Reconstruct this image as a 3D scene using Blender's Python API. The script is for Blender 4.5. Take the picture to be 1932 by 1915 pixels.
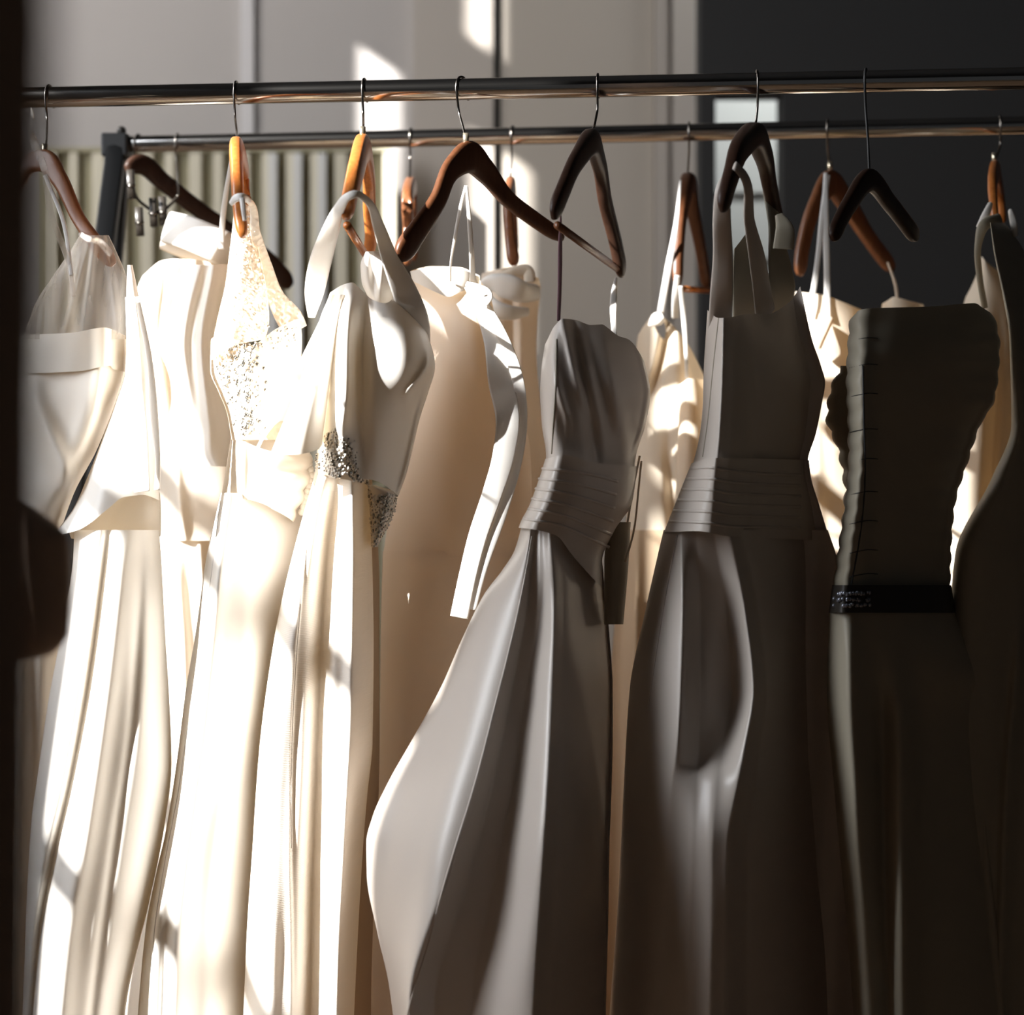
import bpy, math, random
import numpy as np
from mathutils import Vector

for o in list(bpy.data.objects):
    bpy.data.objects.remove(o, do_unlink=True)
sc = bpy.context.scene
COL = sc.collection
RNG = random.Random(7)

# ---------------------------------------------------------------- camera
F, CX, HY, CZ = 3417.0, 966.0, 740.0, 1.233
cam = bpy.data.cameras.new('camera')
cam.sensor_width = 36.0
cam.lens = 36.0 * F / 1932.0
cam.shift_y = -(957.5 - HY) / 1932.0
cam.dof.use_dof = True
cam.dof.focus_distance = 2.42
cam.dof.aperture_fstop = 3.0
cam.clip_start = 0.05
camo = bpy.data.objects.new('camera', cam)
COL.objects.link(camo)
camo.location = (0, 0, CZ)
camo.rotation_euler = (math.pi / 2, 0, 0)
sc.camera = camo

# ---------------------------------------------------------------- world, sun, daylight
w = bpy.data.worlds.new('World'); sc.world = w; w.use_nodes = True
w.node_tree.nodes['Background'].inputs[0].default_value = (0.92, 0.96, 1.0, 1)
w.node_tree.nodes['Background'].inputs[1].default_value = 0.034
SUN = Vector((-0.70, -0.50, 0.49))
sl = bpy.data.lights.new('sun', 'SUN'); sl.energy = 24.0; sl.angle = math.radians(0.75); sl.color = (1.0, 0.975, 0.94)
so = bpy.data.objects.new('sun', sl); COL.objects.link(so)
so.rotation_euler = SUN.to_track_quat('Z', 'Y').to_euler()
so.location = (-6, -4, 5)

def area(name, loc, aim, sx, sy, power, color):
    l = bpy.data.lights.new(name, 'AREA'); l.shape = 'RECTANGLE'; l.size = sx; l.size_y = sy
    l.energy = power; l.color = color
    o = bpy.data.objects.new(name, l); COL.objects.link(o); o.location = loc
    d = Vector(aim) - Vector(loc)
    o.rotation_euler = (-d).to_track_quat('Z', 'Y').to_euler()
    return o
area('window_skylight', (-2.12, 1.75, 2.2), (0.0, 2.2, 1.4), 0.9, 1.9, 74.0, (0.90, 0.94, 1.0))
area('rear_window_skylight', (-2.12, 3.9, 2.6), (0.0, 5.0, 1.8), 1.0, 1.6, 44.0, (1.0, 0.97, 0.95))

sc.view_settings.view_transform = 'Standard'
sc.view_settings.look = 'None'
sc.view_settings.gamma = 1.0
sc.view_settings.exposure = 0.0
sc.view_settings.use_curve_mapping = False

# ---------------------------------------------------------------- materials
def mat(name, color, rough=0.6, metal=0.0, spec=0.5, sheen=0.0, bump=None, noise=None, alpha=1.0,
        trans=0.0, sss=0.0, aniso=0.0, holes=None, wood=False, clear=None):
    m = bpy.data.materials.new(name); m.use_nodes = True
    nt = m.node_tree; N = nt.nodes; L = nt.links
    b = N['Principled BSDF']
    b.inputs['Base Color'].default_value = (*color, 1)
    b.inputs['Roughness'].default_value = rough
    b.inputs['Metallic'].default_value = metal
    b.inputs['Specular IOR Level'].default_value = spec
    b.inputs['Sheen Weight'].default_value = sheen
    b.inputs['Sheen Roughness'].default_value = 0.4
    b.inputs['Alpha'].default_value = alpha
    b.inputs['Transmission Weight'].default_value = trans
    tc = N.new('ShaderNodeTexCoord')
    if noise:
        sc_, amt = noise
        n = N.new('ShaderNodeTexNoise'); n.inputs['Scale'].default_value = sc_; n.inputs['Detail'].default_value = 4
        L.new(tc.outputs['Object'], n.inputs['Vector'])
        mx = N.new('ShaderNodeMixRGB'); mx.blend_type = 'MULTIPLY'; mx.inputs['Fac'].default_value = amt
        mx.inputs['Color1'].default_value = (*color, 1)
        L.new(n.outputs['Fac'], mx.inputs['Color2']); L.new(mx.outputs[0], b.inputs['Base Color'])
    if wood:
        mp = N.new('ShaderNodeMapping'); mp.inputs['Scale'].default_value = (30, 30, 4)
        n = N.new('ShaderNodeTexNoise'); n.inputs['Scale'].default_value = 6; n.inputs['Detail'].default_value = 6
        L.new(tc.outputs['Object'], mp.inputs['Vector']); L.new(mp.outputs[0], n.inputs['Vector'])
        cr = N.new('ShaderNodeValToRGB')
        cr.color_ramp.elements[0].position = 0.3; cr.color_ramp.elements[0].color = (color[0]*.72, color[1]*.65, color[2]*.6, 1)
        cr.color_ramp.elements[1].position = 0.7; cr.color_ramp.elements[1].color = (*color, 1)
        L.new(n.outputs['Fac'], cr.inputs[0]); L.new(cr.outputs[0], b.inputs['Base Color'])
    if bump:
        kind, bs, st = bump
        if kind == 'weave':
            wv = N.new('ShaderNodeTexWave'); wv.inputs['Scale'].default_value = bs; wv.bands_direction = 'Z'
            wv.inputs['Distortion'].default_value = 1.0
            L.new(tc.outputs['Object'], wv.inputs['Vector']); out = wv.outputs['Fac']
        elif kind == 'voronoi':
            wv = N.new('ShaderNodeTexVoronoi'); wv.inputs['Scale'].default_value = bs
            L.new(tc.outputs['Object'], wv.inputs['Vector']); out = wv.outputs['Distance']
        else:
            wv = N.new('ShaderNodeTexNoise'); wv.inputs['Scale'].default_value = bs; wv.inputs['Detail'].default_value = 3
            L.new(tc.outputs['Object'], wv.inputs['Vector']); out = wv.outputs['Fac']
        bp = N.new('ShaderNodeBump'); bp.inputs['Strength'].default_value = st; bp.inputs['Distance'].default_value = 0.004
        L.new(out, bp.inputs['Height']); L.new(bp.outputs[0], b.inputs['Normal'])
    surf = b.outputs[0]
    if sss:      # thin cloth lets some light through
        t = N.new('ShaderNodeBsdfTranslucent')
        t.inputs['Color'].default_value = (color[0], color[1]*.86, color[2]*.66, 1)
        ms = N.new('ShaderNodeMixShader'); ms.inputs[0].default_value = sss
        L.new(surf, ms.inputs[1]); L.new(t.outputs[0], ms.inputs[2]); surf = ms.outputs[0]
    if holes:
        hs, thr, op = holes
        v = N.new('ShaderNodeTexVoronoi'); v.inputs['Scale'].default_value = hs
        L.new(tc.outputs['Object'], v.inputs['Vector'])
        r = N.new('ShaderNodeMapRange'); r.inputs['From Min'].default_value = thr - .06; r.inputs['From Max'].default_value = thr + .06
        r.inputs['To Min'].default_value = 1.0; r.inputs['To Max'].default_value = op
        L.new(v.outputs['Distance'], r.inputs['Value'])
        tr = N.new('ShaderNodeBsdfTransparent'); ms = N.new('ShaderNodeMixShader')
        L.new(r.outputs[0], ms.inputs[0]); L.new(tr.outputs[0], ms.inputs[1]); L.new(surf, ms.inputs[2]); surf = ms.outputs[0]
    if clear:
        n = N.new('ShaderNodeTexNoise'); n.inputs['Scale'].default_value = 14; n.inputs['Detail'].default_value = 2
        mp = N.new('ShaderNodeMapping'); mp.inputs['Scale'].default_value = (3, 3, .5); L.new(tc.outputs['Object'], mp.inputs['Vector']); L.new(mp.outputs[0], n.inputs['Vector'])
        r = N.new('ShaderNodeMapRange'); r.inputs['From Min'].default_value = .4; r.inputs['From Max'].default_value = .65
        r.inputs['To Min'].default_value = clear[0]; r.inputs['To Max'].default_value = clear[1]
        L.new(n.outputs['Fac'], r.inputs['Value'])
        tr = N.new('ShaderNodeBsdfTransparent'); ms = N.new('ShaderNodeMixShader')
        L.new(r.outputs[0], ms.inputs[0]); L.new(tr.outputs[0], ms.inputs[1]); L.new(surf, ms.inputs[2]); surf = ms.outputs[0]
    L.new(surf, N['Material Output'].inputs['Surface'])
    return m

M = {}
M['ivory'] = mat('ivory_satin', (0.88, 0.81, 0.71), 0.42, spec=0.45, sheen=0.15, bump=('weave', 420, 0.04), sss=0.16)
M['white'] = mat('white_satin', (0.89, 0.86, 0.81), 0.40, spec=0.45, sheen=0.15, bump=('weave', 420, 0.04), sss=0.14)
M['ribbed'] = mat('ribbed_white_satin', (0.89, 0.84, 0.77), 0.42, spec=0.45, sheen=0.1, bump=('weave', 140, 0.12), sss=0.14)
M['champ'] = mat('champagne_crepe', (0.87, 0.765, 0.64), 0.55, spec=0.3, sheen=0.2, bump=('noise', 900, 0.05), sss=0.28)
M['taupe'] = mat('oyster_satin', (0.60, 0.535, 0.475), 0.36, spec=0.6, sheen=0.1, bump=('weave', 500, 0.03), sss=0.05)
M['shade'] = mat('shaded_taffeta', (0.36, 0.32, 0.245), 0.5, spec=0.4, bump=('weave', 500, 0.03), sss=0.04)  # dark base stands in for the shade on the right-hand gowns
M['cream'] = mat('cream_chiffon', (0.84, 0.74, 0.60), 0.6, spec=0.3, bump=('noise', 500, 0.05), sss=0.25)
M['lining'] = mat('beige_lining', (0.62, 0.47, 0.32), 0.6, spec=0.3, sss=0.15)
M['ribbon'] = mat('white_satin_ribbon', (0.86, 0.85, 0.83), 0.35, spec=0.5, sss=0.2)
M['mauve'] = mat('mauve_ribbon', (0.20, 0.11, 0.14), 0.5)
M['lace'] = mat('ivory_lace', (0.88, 0.80, 0.68), 0.6, spec=0.3, bump=('voronoi', 150, 0.5), sss=0.2)
M['lace_open'] = mat('open_lace', (0.88, 0.80, 0.68), 0.6, spec=0.3, bump=('voronoi', 150, 0.5), sss=0.25, holes=(150, 0.50, 0.35))
M['tulle'] = mat('tulle', (0.80, 0.76, 0.72), 0.6, spec=0.3, sss=0.3, clear=(.22, .55))
M['crystal'] = mat('crystal_beads', (0.40, 0.38, 0.34), 0.16, metal=0.9)
M['crystal_dark'] = mat('dark_crystal', (0.25, 0.26, 0.30), 0.12, metal=0.6)
M['pearl'] = mat('pearl_beads', (0.86, 0.82, 0.76), 0.2, spec=0.8)
M['wood'] = mat('amber_wood', (0.50, 0.17, 0.04), 0.30, spec=0.5, wood=True)
M['wood_dark'] = mat('deep_shade_wood', (0.045, 0.022, 0.014), 0.4, spec=0.25, wood=True)  # near-black base puts the shadow on these hangers into the colour
M['wood_mid'] = mat('chestnut_wood', (0.22, 0.085, 0.035), 0.32, spec=0.5, wood=True)
M['wood_shaded'] = mat('shaded_wood', (0.10, 0.038, 0.016), 0.4, spec=0.3, wood=True)  # base darkened in place of shade on the hanger faces
M['chrome'] = mat('chrome_rail', (0.62, 0.60, 0.58), 0.13, metal=1.0, noise=(35, 0.12))
M['wire'] = mat('hook_wire', (0.22, 0.20, 0.18), 0.16, metal=1.0)
M['ferrule'] = mat('brass_ferrule', (0.75, 0.66, 0.50), 0.25, metal=0.9)
M['blackmetal'] = mat('black_painted_metal', (0.02, 0.02, 0.02), 0.5)
M['plastic'] = mat('black_plastic', (0.03, 0.025, 0.02), 0.4)
M['wall'] = mat('grey_plaster', (0.50, 0.47, 0.45), 0.85, noise=(1.5, 0.15), spec=0.2)
M['wall_warm'] = mat('warm_grey_panel', (0.52, 0.47, 0.42), 0.8, noise=(1.2, 0.15), spec=0.2)
M['doorp'] = mat('taupe_door_paint', (0.50, 0.45, 0.39), 0.7, noise=(2, 0.12), spec=0.2)
M['trimp'] = mat('pale_trim_paint', (0.62, 0.60, 0.60), 0.7)
M['trimd'] = mat('dim_trim_paint', (0.36, 0.31, 0.26), 0.7)
M['darkwall'] = mat('black_wall_paint', (0.045, 0.045, 0.045), 0.9, spec=0.1)
M['ceil'] = mat('dark_ceiling', (0.05, 0.05, 0.05), 0.9, spec=0.1)
M['leftwall'] = mat('side_wall_plaster', (0.30, 0.28, 0.26), 0.9, spec=0.1)
M['floor'] = mat('oak_floor', (0.34, 0.22, 0.13), 0.5, wood=True)
M['slat'] = mat('cream_boards', (0.62, 0.58, 0.46), 0.7)
M['slatback'] = mat('olive_board', (0.36, 0.33, 0.22), 0.8)
M['knot'] = mat('brown_knot', (0.12, 0.09, 0.04), 0.8)
M['louver'] = mat('pale_siding', (0.66, 0.66, 0.64), 0.7)
M['curtain'] = mat('lifted_brown_velvet', (0.60, 0.44, 0.33), 0.9, spec=0.1, noise=(8, .4))  # base lightened to make up for missing light on the dark curtain
M['bundle'] = mat('dark_brown_wool', (0.58, 0.42, 0.31), 0.95, spec=0.1, noise=(14, .4))

# ---------------------------------------------------------------- helpers
def W(px, py, d):
    return ((px - CX) / F * d, d, CZ + (HY - py) / F * d)

def herm(xs, ys):
    """smooth monotone-ish cubic through points; returns f(array)"""
    xs = np.array(xs, float); ys = np.array(ys, float)
    n = len(xs)
    if n == 1: return lambda q: np.full(np.shape(q), ys[0])
    h = np.diff(xs); dl = np.diff(ys) / h
    m = np.zeros(n); m[0] = dl[0]; m[-1] = dl[-1]
    for i in range(1, n - 1):
        m[i] = 0 if dl[i-1] * dl[i] <= 0 else 2 * dl[i-1] * dl[i] / (dl[i-1] + dl[i])
    def f(q):
        q = np.asarray(q, float); qc = np.clip(q, xs[0], xs[-1])
        i = np.clip(np.searchsorted(xs, qc, side='right') - 1, 0, n - 2)
        t = (qc - xs[i]) / h[i]
        return ((2*t**3 - 3*t**2 + 1) * ys[i] + (t**3 - 2*t**2 + t) * h[i] * m[i]
                + (-2*t**3 + 3*t**2) * ys[i+1] + (t**3 - t**2) * h[i] * m[i+1])
    return f

def setp(o, label=None, cat=None, group=None, kind=None):
    if label: o['label'] = label
    if cat: o['category'] = cat
    if group: o['group'] = group
    if kind: o['kind'] = kind
    return o

def thing(name, loc, label, cat, group=None):
    o = bpy.data.objects.new(name, None); COL.objects.link(o); o.location = loc
    o.empty_display_size = 0.1
    return setp(o, label, cat, group)

def root_loc(p):
    v = Vector((0, 0, 0))
    while p is not None:
        v += p.location; p = p.parent
    return v

def mesh(name, verts, faces, m, parent=None, smooth=True, label=None):
    verts = np.asarray(verts, float)
    off = np.array(root_loc(parent)) if parent is not None else np.zeros(3)
    if parent is None:
        c = verts.mean(0); c[2] = verts[:, 2].min(); loc = c
    else:
        loc = np.zeros(3)
    me = bpy.data.meshes.new(name)
    me.from_pydata([tuple(v) for v in (verts - off - loc)], [], [tuple(f) for f in faces])
    me.materials.append(M[m] if isinstance(m, str) else m)
    if smooth: me.polygons.foreach_set('use_smooth', [True] * len(me.polygons))
    me.update()
    o = bpy.data.objects.new(name, me); COL.objects.link(o)
    o.location = tuple(loc)
    if parent is not None: o.parent = parent
    if label: o['label'] = label
    return o

def foldsum(folds, PX, PY):
    h = np.zeros(np.shape(PX))
    for fd in folds:
        kind, amp, wd, pts = fd[:4]
        ys = [p[1] for p in pts]; xs = [p[0] for p in pts]
        fx = herm(ys, xs)
        y0, y1 = ys[0], ys[-1]; fade = fd[4] if len(fd) > 4 else 70.0
        env = 1 / (1 + np.exp(-(PY - y0) / (fade * .35))) * 1 / (1 + np.exp((PY - y1) / (fade * .35)))
        t = (PX - fx(PY)) / wd
        if kind == 'r': h = h + amp * env * np.exp(-t * t)
        elif kind == 's': h = h + amp * env * 0.5 * (1 + np.tanh(t))
        elif kind == 'R':       # steep on the right side of the crest, long on the left
            h = h + amp * env * np.where(t < 0, np.exp(-(t / 1.8) ** 2), np.exp(-(t / .55) ** 2))
        elif kind == 'L':
            h = h + amp * env * np.where(t > 0, np.exp(-(t / 1.8) ** 2), np.exp(-(t / .55) ** 2))
    return h

class Piece:
    """Cloth tube: outline rows (py, x_left, x_right), own depth, crest and folds; front and back sheets."""
    def __init__(s, name, rows, D, T, m, parent, crest=0.5, folds=(), top=None, bot=None, nu=110, nv=None,
                 back=0.55, off=0.0, backtop=None, wig=0.0015, open_back=False, edge_wig=0.0, label=None, pw=0.5, seed=0, yaw=0.0, prof=None, wr=False):
        ys = [r[0] for r in rows]
        s.fl = herm(ys, [r[1] for r in rows]); s.fr = herm(ys, [r[2] for r in rows])
        s.D = herm(*zip(*D)) if isinstance(D, (list, tuple)) else (lambda q: np.full(np.shape(q), float(D)))
        s.T = herm(*zip(*T)) if isinstance(T, (list, tuple)) else (lambda q: np.full(np.shape(q), float(T)))
        s.C = herm(*zip(*crest)) if isinstance(crest, (list, tuple)) else (lambda q: np.full(np.shape(q), float(crest)))
        s.folds = folds; s.yaw = yaw; s.wr = wr; s.prof = None
        if prof:
            pys = [p[0] for p in prof]; K = len(prof[0][1])
            s.prof = [(herm(pys, [p[1][k][0] for p in prof]), herm(pys, [p[1][k][1] for p in prof])) for k in range(K)]
        s.off = off; s.pw = pw; s.seed = seed; s.wig = wig
        y0, y1 = ys[0], ys[-1]
        ft = herm(*zip(*top)) if top else (lambda u: np.full(np.shape(u), y0))
        fb = herm(*zip(*bot)) if bot else (lambda u: np.full(np.shape(u), y1))
        nv = nv or max(8, int((y1 - y0) / 8))
        th = np.linspace(0, math.pi, nu + 1)
        u = (1 - np.cos(th)) / 2; u = 0.35 * u + 0.65 * np.linspace(0, 1, nu + 1)
        v = np.linspace(0, 1, nv + 1)
        U, V = np.meshgrid(u, v)
        PY = ft(U) + (fb(U) - ft(U)) * V
        if edge_wig:
            k = edge_wig
            s.ew = lambda PYq: k * (np.abs(np.sin(PYq * 0.085)) - .5) 
        else: s.ew = None
        PX = s.px(U, PY)
        dF = s.depth_u(U, PX, PY)
        verts = [np.stack(W(PX, PY, dF), -1).reshape(-1, 3)]
        nb = nu
        faces = []
        w1 = nu + 1
        for j in range(nv):
            b = j * w1
            faces += [(b + i, b + i + 1, b + w1 + i + 1, b + w1 + i) for i in range(nu)]
        # back sheet
        if not open_back:
            PYb = PY
            if backtop:
                fbt = herm(*zip(*backtop)); PYb = fbt(U) + (fb(U) - fbt(U)) * V
            PXb = s.px(U, PYb)
            sh = s.shape(U, PYb)
            dB = s.D(PYb) + s.yaw * (U - .5) + s.T(PYb) * back * sh + 0.004 * np.sin(PXb * .09 + PYb * .004)*sh
            base = len(verts[0])
            verts.append(np.stack(W(PXb, PYb, dB), -1).reshape(-1, 3))
            for j in range(nv):
                b = base + j * w1
                faces += [(b + i + 1, b + i, b + w1 + i, b + w1 + i + 1) for i in range(nu)]
            if not backtop:   # stitch sides (same px, depth equal at u=0 and 1)
                for j in range(nv):
                    a0 = j * w1; b0 = base + j * w1
                    faces.append((a0, a0 + w1, b0 + w1, b0))
                    faces.append((a0 + nu, b0 + nu, b0 + w1 + nu, a0 + w1 + nu))
        s.o = mesh(name, np.concatenate(verts), faces, m, parent, label=label)
    def px(s, U, PY):
        l, r = s.fl(PY), s.fr(PY)
        if s.ew is not None:
            e = s.ew(PY); r = r + e; l = l - (0 if s.wr else e)
        return l + (r - l) * U
    def shape(s, U, PY):
        c = s.C(PY)
        q = np.where(U < c, (c - U) / np.maximum(c, 1e-3), (U - c) / np.maximum(1 - c, 1e-3))
        return np.clip(1 - np.clip(q, 0, 1) ** 2, 0, 1) ** s.pw
    def depth_u(s, U, PX, PY):
        sh = s.shape(U, PY)
        ef = np.clip(np.minimum(U, 1 - U) * 14, 0, 1); ef = ef * ef * (3 - 2 * ef)
        wg = s.wig * (np.sin(PX * .043 + PY * .006 + s.seed) + .6 * np.sin(PX * .021 - PY * .013 + s.seed * 2) + .4 * np.sin(PX * .09 + PY * .021 + 1.7 * s.seed))
        pf = 0.0
        if s.prof:
            xs = [np.broadcast_to(a(PY), np.shape(PX)) for a, b in s.prof]; hs = [b(PY) for a, b in s.prof]
            pf = np.zeros(np.shape(PX)) + hs[0]
            for k in range(len(xs) - 1):
                t = np.clip((PX - xs[k]) / np.maximum(xs[k+1] - xs[k], 1e-3), 0, 1)
                t = .45 * t + .55 * (t * t * (3 - 2 * t))
                pf = pf + (hs[k+1] - hs[k]) * t
        return s.D(PY) + s.yaw * (U - .5) - s.T(PY) * sh - pf - ef * (foldsum(s.folds, PX, PY) + wg) - s.off
    def at(s, px, py):
        l, r = float(s.fl(py)), float(s.fr(py))
        U = min(max((px - l) / (r - l), 0), 1)
        return float(s.depth_u(np.array([U]), np.array([float(px)]), np.array([float(py)]))[0])

def resample(pts, n):
    pts = np.array(pts, float); k = len(pts)
    t = np.concatenate([[0], np.cumsum(np.linalg.norm(np.diff(pts[:, :2], axis=0), axis=1) + 1e-6)])
    q = np.linspace(0, t[-1], n)
    # catmull-rom per channel
    out = []
    for c in range(pts.shape[1]):
        y = pts[:, c]; m = np.gradient(y, t) if k > 2 else np.full(k, (y[-1] - y[0]) / t[-1])
        i = np.clip(np.searchsorted(t, q, side='right') - 1, 0, k - 2); h = t[i+1] - t[i]; s = (q - t[i]) / h
        out.append((2*s**3 - 3*s**2 + 1) * y[i] + (s**3 - 2*s**2 + s) * h * m[i] + (-2*s**3 + 3*s**2) * y[i+1] + (s**3 - s**2) * h * m[i+1])
    return np.stack(out, -1)

def sweep_world(name, P, hw, ht, up, m, parent, ns=12, power=2.0, caps=True, label=None):
    """sweep a superellipse section; P Nx3, hw half-width along side vec, ht half-height; up Nx3 vector for the 'ht' axis"""
    P = np.asarray(P, float); n = len(P)
    T = np.gradient(P, axis=0); T /= np.linalg.norm(T, axis=1)[:, None] + 1e-12
    hw = np.broadcast_to(hw, (n,)); ht = np.broadcast_to(ht, (n,))
    up = np.broadcast_to(np.asarray(up, float), (n, 3)).copy()
    up -= T * (up * T).sum(1)[:, None]; up /= np.linalg.norm(up, axis=1)[:, None] + 1e-12
    S = np.cross(T, up)
    a = np.linspace(0, 2 * math.pi, ns, endpoint=False)
    ca = np.sign(np.cos(a)) * np.abs(np.cos(a)) ** (2 / power); sa = np.sign(np.sin(a)) * np.abs(np.sin(a)) ** (2 / power)
    V = (P[:, None, :] + S[:, None, :] * (hw[:, None] * ca[None])[..., None] + up[:, None, :] * (ht[:, None] * sa[None])[..., None]).reshape(-1, 3)
    Fc = []
    for j in range(n - 1):
        for i in range(ns):
            k = (i + 1) % ns
            Fc.append((j*ns + i, j*ns + k, (j+1)*ns + k, (j+1)*ns + i))
    if caps:
        Fc.append(tuple(range(ns - 1, -1, -1))); Fc.append(tuple((n-1)*ns + i for i in range(ns)))
    return mesh(name, V, Fc, m, parent, label=label)

def tube(name, P, r, m, parent, ns=10, n=40, label=None, raw=False):
    if not raw:
        Q = resample([(p[0], p[2], p[1]) for p in P], n); P = np.stack([Q[:, 0], Q[:, 2], Q[:, 1]], -1)
    P = np.asarray(P, float)
    # parallel transport-ish up
    T = np.gradient(P, axis=0); T /= np.linalg.norm(T, axis=1)[:, None] + 1e-12
    u = np.array([0.3, -1, 0.2]); ups = []
    for t in T:
        u = u - t * (u @ t); nn = np.linalg.norm(u)
        u = u / nn if nn > 1e-6 else np.array([1., 0, 0]); ups.append(u.copy())
    return sweep_world(name, P, r, r, np.array(ups), m, parent, ns=ns, label=label)

def ribbon(name, pts, m, parent, n=60, thick=0.0012, tilt=0.0, label=None, ns=10):
    """pts: (px, py, depth, width_px[, tilt]) flat band; width lies across the path"""
    pts = [tuple(p) if len(p) == 5 else (*p, tilt) for p in pts]
    Q = resample(pts, n)
    P = np.stack(W(Q[:, 0], Q[:, 1], Q[:, 2]), -1)
    T = np.gradient(P, axis=0); T /= np.linalg.norm(T, axis=1)[:, None] + 1e-12
    nrm = np.array([0, -1.0, 0])
    side = np.cross(T, nrm); side /= np.linalg.norm(side, axis=1)[:, None] + 1e-9
    tl = Q[:, 4]
    up = nrm[None] * np.cos(tl)[:, None] + side * np.sin(tl)[:, None]
    hw = Q[:, 3] / 2 * Q[:, 2] / F
    return sweep_world(name, P, hw, thick, up, m, parent, ns=ns, power=2.6, label=label)

def band(name, P, hw, up, thick, m, parent, n=None, label=None):
    return sweep_world(name, P, hw, thick, up, m, parent, ns=10, power=2.6, label=label)

def boxes(name, bl, m, parent=None, kind=None, label=None, bevel=0.0):
    V, Fc = [], []
    for (x0, x1, y0, y1, z0, z1) in bl:
        b = len(V)
        V += [(x0,y0,z0),(x1,y0,z0),(x1,y1,z0),(x0,y1,z0),(x0,y0,z1),(x1,y0,z1),(x1,y1,z1),(x0,y1,z1)]
        Fc += [(b,b+3,b+2,b+1),(b+4,b+5,b+6,b+7),(b,b+1,b+5,b+4),(b+1,b+2,b+6,b+5),(b+2,b+3,b+7,b+6),(b+3,b,b+4,b+7)]
    o = mesh(name, V, Fc, m, parent, smooth=False, label=label)
    if bevel:
        md = o.modifiers.new('bevel', 'BEVEL'); md.width = bevel; md.segments = 2
    if kind: o['kind'] = kind
    return o

_ico = None
def beads(name, items, m, parent, label=None):
    """items: (x,y,z,r)"""
    V, Fc = [], []
    nl, nm = 5, 8
    sv = [(0, 0, 1)]
    for a in range(1, nl):
        for b in range(nm):
            ph = math.pi * a / nl; tt = 2 * math.pi * b / nm
            sv.append((math.sin(ph) * math.cos(tt), math.sin(ph) * math.sin(tt), math.cos(ph)))
    sv.append((0, 0, -1))
    sf = [(0, 1 + b, 1 + (b + 1) % nm) for b in range(nm)]
    for a in range(nl - 2):
        for b in range(nm):
            sf.append((1 + a*nm + b, 1 + (a+1)*nm + b, 1 + (a+1)*nm + (b+1) % nm, 1 + a*nm + (b+1) % nm))
    L = len(sv) - 1
    sf += [(1 + (nl-2)*nm + b, L, 1 + (nl-2)*nm + (b+1) % nm) for b in range(nm)]
    for (x, y, z, r) in items:
        o = len(V); V += [(x + r*a, y + r*b, z + r*c) for a, b, c in sv]; Fc += [tuple(o + i for i in f) for f in sf]
    return mesh(name, V, Fc, m, parent, label=label)

def seam(piece, pts, parent, m, r=0.0007, lift=0.0003, name='seam', n=70):
    Q = resample(pts, n)
    P = [W(q[0], q[1], piece.at(q[0], q[1]) - lift) for q in Q]
    return tube(name, P, r, m, parent, ns=6, raw=True)

# ---------------------------------------------------------------- room
XL, YB = -2.2, 5.2
boxes('floor', [(-2.3, 4.0, -1.5, 7.4, -0.05, 0.0)], 'floor', kind='structure')
boxes('ceiling', [(-2.3, 4.0, -6.0, 7.4, 4.2, 4.25)], 'ceil', kind='structure')
# left wall with the tall window and the small rear openings
openings = []
for z0, z1 in ((1.28, 1.743), (1.789, 2.251), (2.297, 2.759), (2.805, 3.30)):
    for y0, y1 in ((0.82, 1.18), (1.40, 2.02)):  # wide solid strip between panes, put in to shade the leftmost gown
        openings.append((y0, y1, z0, z1))
openings += [(3.84, 3.94, 3.12, 3.48), (3.545, 3.66, 2.93, 3.46), (3.60, 3.665, 3.70, 4.0)]
ye = sorted(set([-6.0, 7.4] + [o[0] for o in openings] + [o[1] for o in openings]))
ze = sorted(set([0.0, 4.2] + [o[2] for o in openings] + [o[3] for o in openings]))
cells = []
for a, b in zip(ye[:-1], ye[1:]):
    run = None
    for c, d in zip(ze[:-1], ze[1:]):
        ym, zm = (a + b) / 2, (c + d) / 2
        hole = any(o[0] < ym < o[1] and o[2] < zm < o[3] for o in openings)
        if not hole: cells.append((XL - 0.03, XL, a, b, c, d))
boxes('wall_left', cells, 'leftwall', kind='structure')

def X(px, d): return (px - CX) / F * d
def Z(py, d): return CZ + (HY - py) / F * d
# back wall, from left: plain wall, warm panel, dark gap, door, frame, dark partition
boxes('wall_back', [(-2.2, X(932, YB), YB, YB + .1, 0, 4.2), (X(1300, YB), 4.0, 7.2, 7.3, 0, 4.2), (X(925, YB), X(1340, YB), YB+.12, YB+.2, 0, 4.2)], 'wall', kind='structure')
boxes('trim_1', [(X(456, YB), X(480, YB), YB - .02, YB - .001, 1.6, 4.2)], 'trimp', kind='structure')
boxes('wall_panel', [(X(782, YB), X(931, YB), YB - .05, YB - .001, 0, 4.2)], 'wall_warm', kind='structure')
boxes('door_1', [(X(944, YB), X(1232, YB), YB - .03, YB + .01, 0, 4.2)], 'doorp', kind='structure')
boxes('trim_2', [(X(1234, YB), X(1258, YB), YB - .05, YB + .01, 0, 4.2), (X(1266, YB), X(1322, YB), YB - .06, YB + .01, 0, 4.2)], 'wall_warm', kind='structure')
boxes('trim_3', [(X(1258, YB), X(1266, YB), YB - .02, YB + .01, 0, 4.2)], 'trimd', kind='structure')
boxes('trim_4', [(X(932, YB), X(944, YB), YB + .05, YB + .08, 0, 4.2)], 'darkwall', kind='structure')
YD = 4.7
boxes('wall_right', [(X(1322, YD), X(1350, YD), YD, YD + .12, 0, 4.2),
                     (X(1350, YD), X(1478, YD), YD, YD + .12, Z(176, YD), 4.2),
                     (X(1350, YD), X(1478, YD), YD, YD + .12, 0, Z(640, YD)),
                     (X(1478, YD), 4.0, YD, YD + .12, 0, 4.2),
                     (3.9, 4.0, -1.5, YD, 0, 4.2)], 'darkwall', kind='structure')
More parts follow.
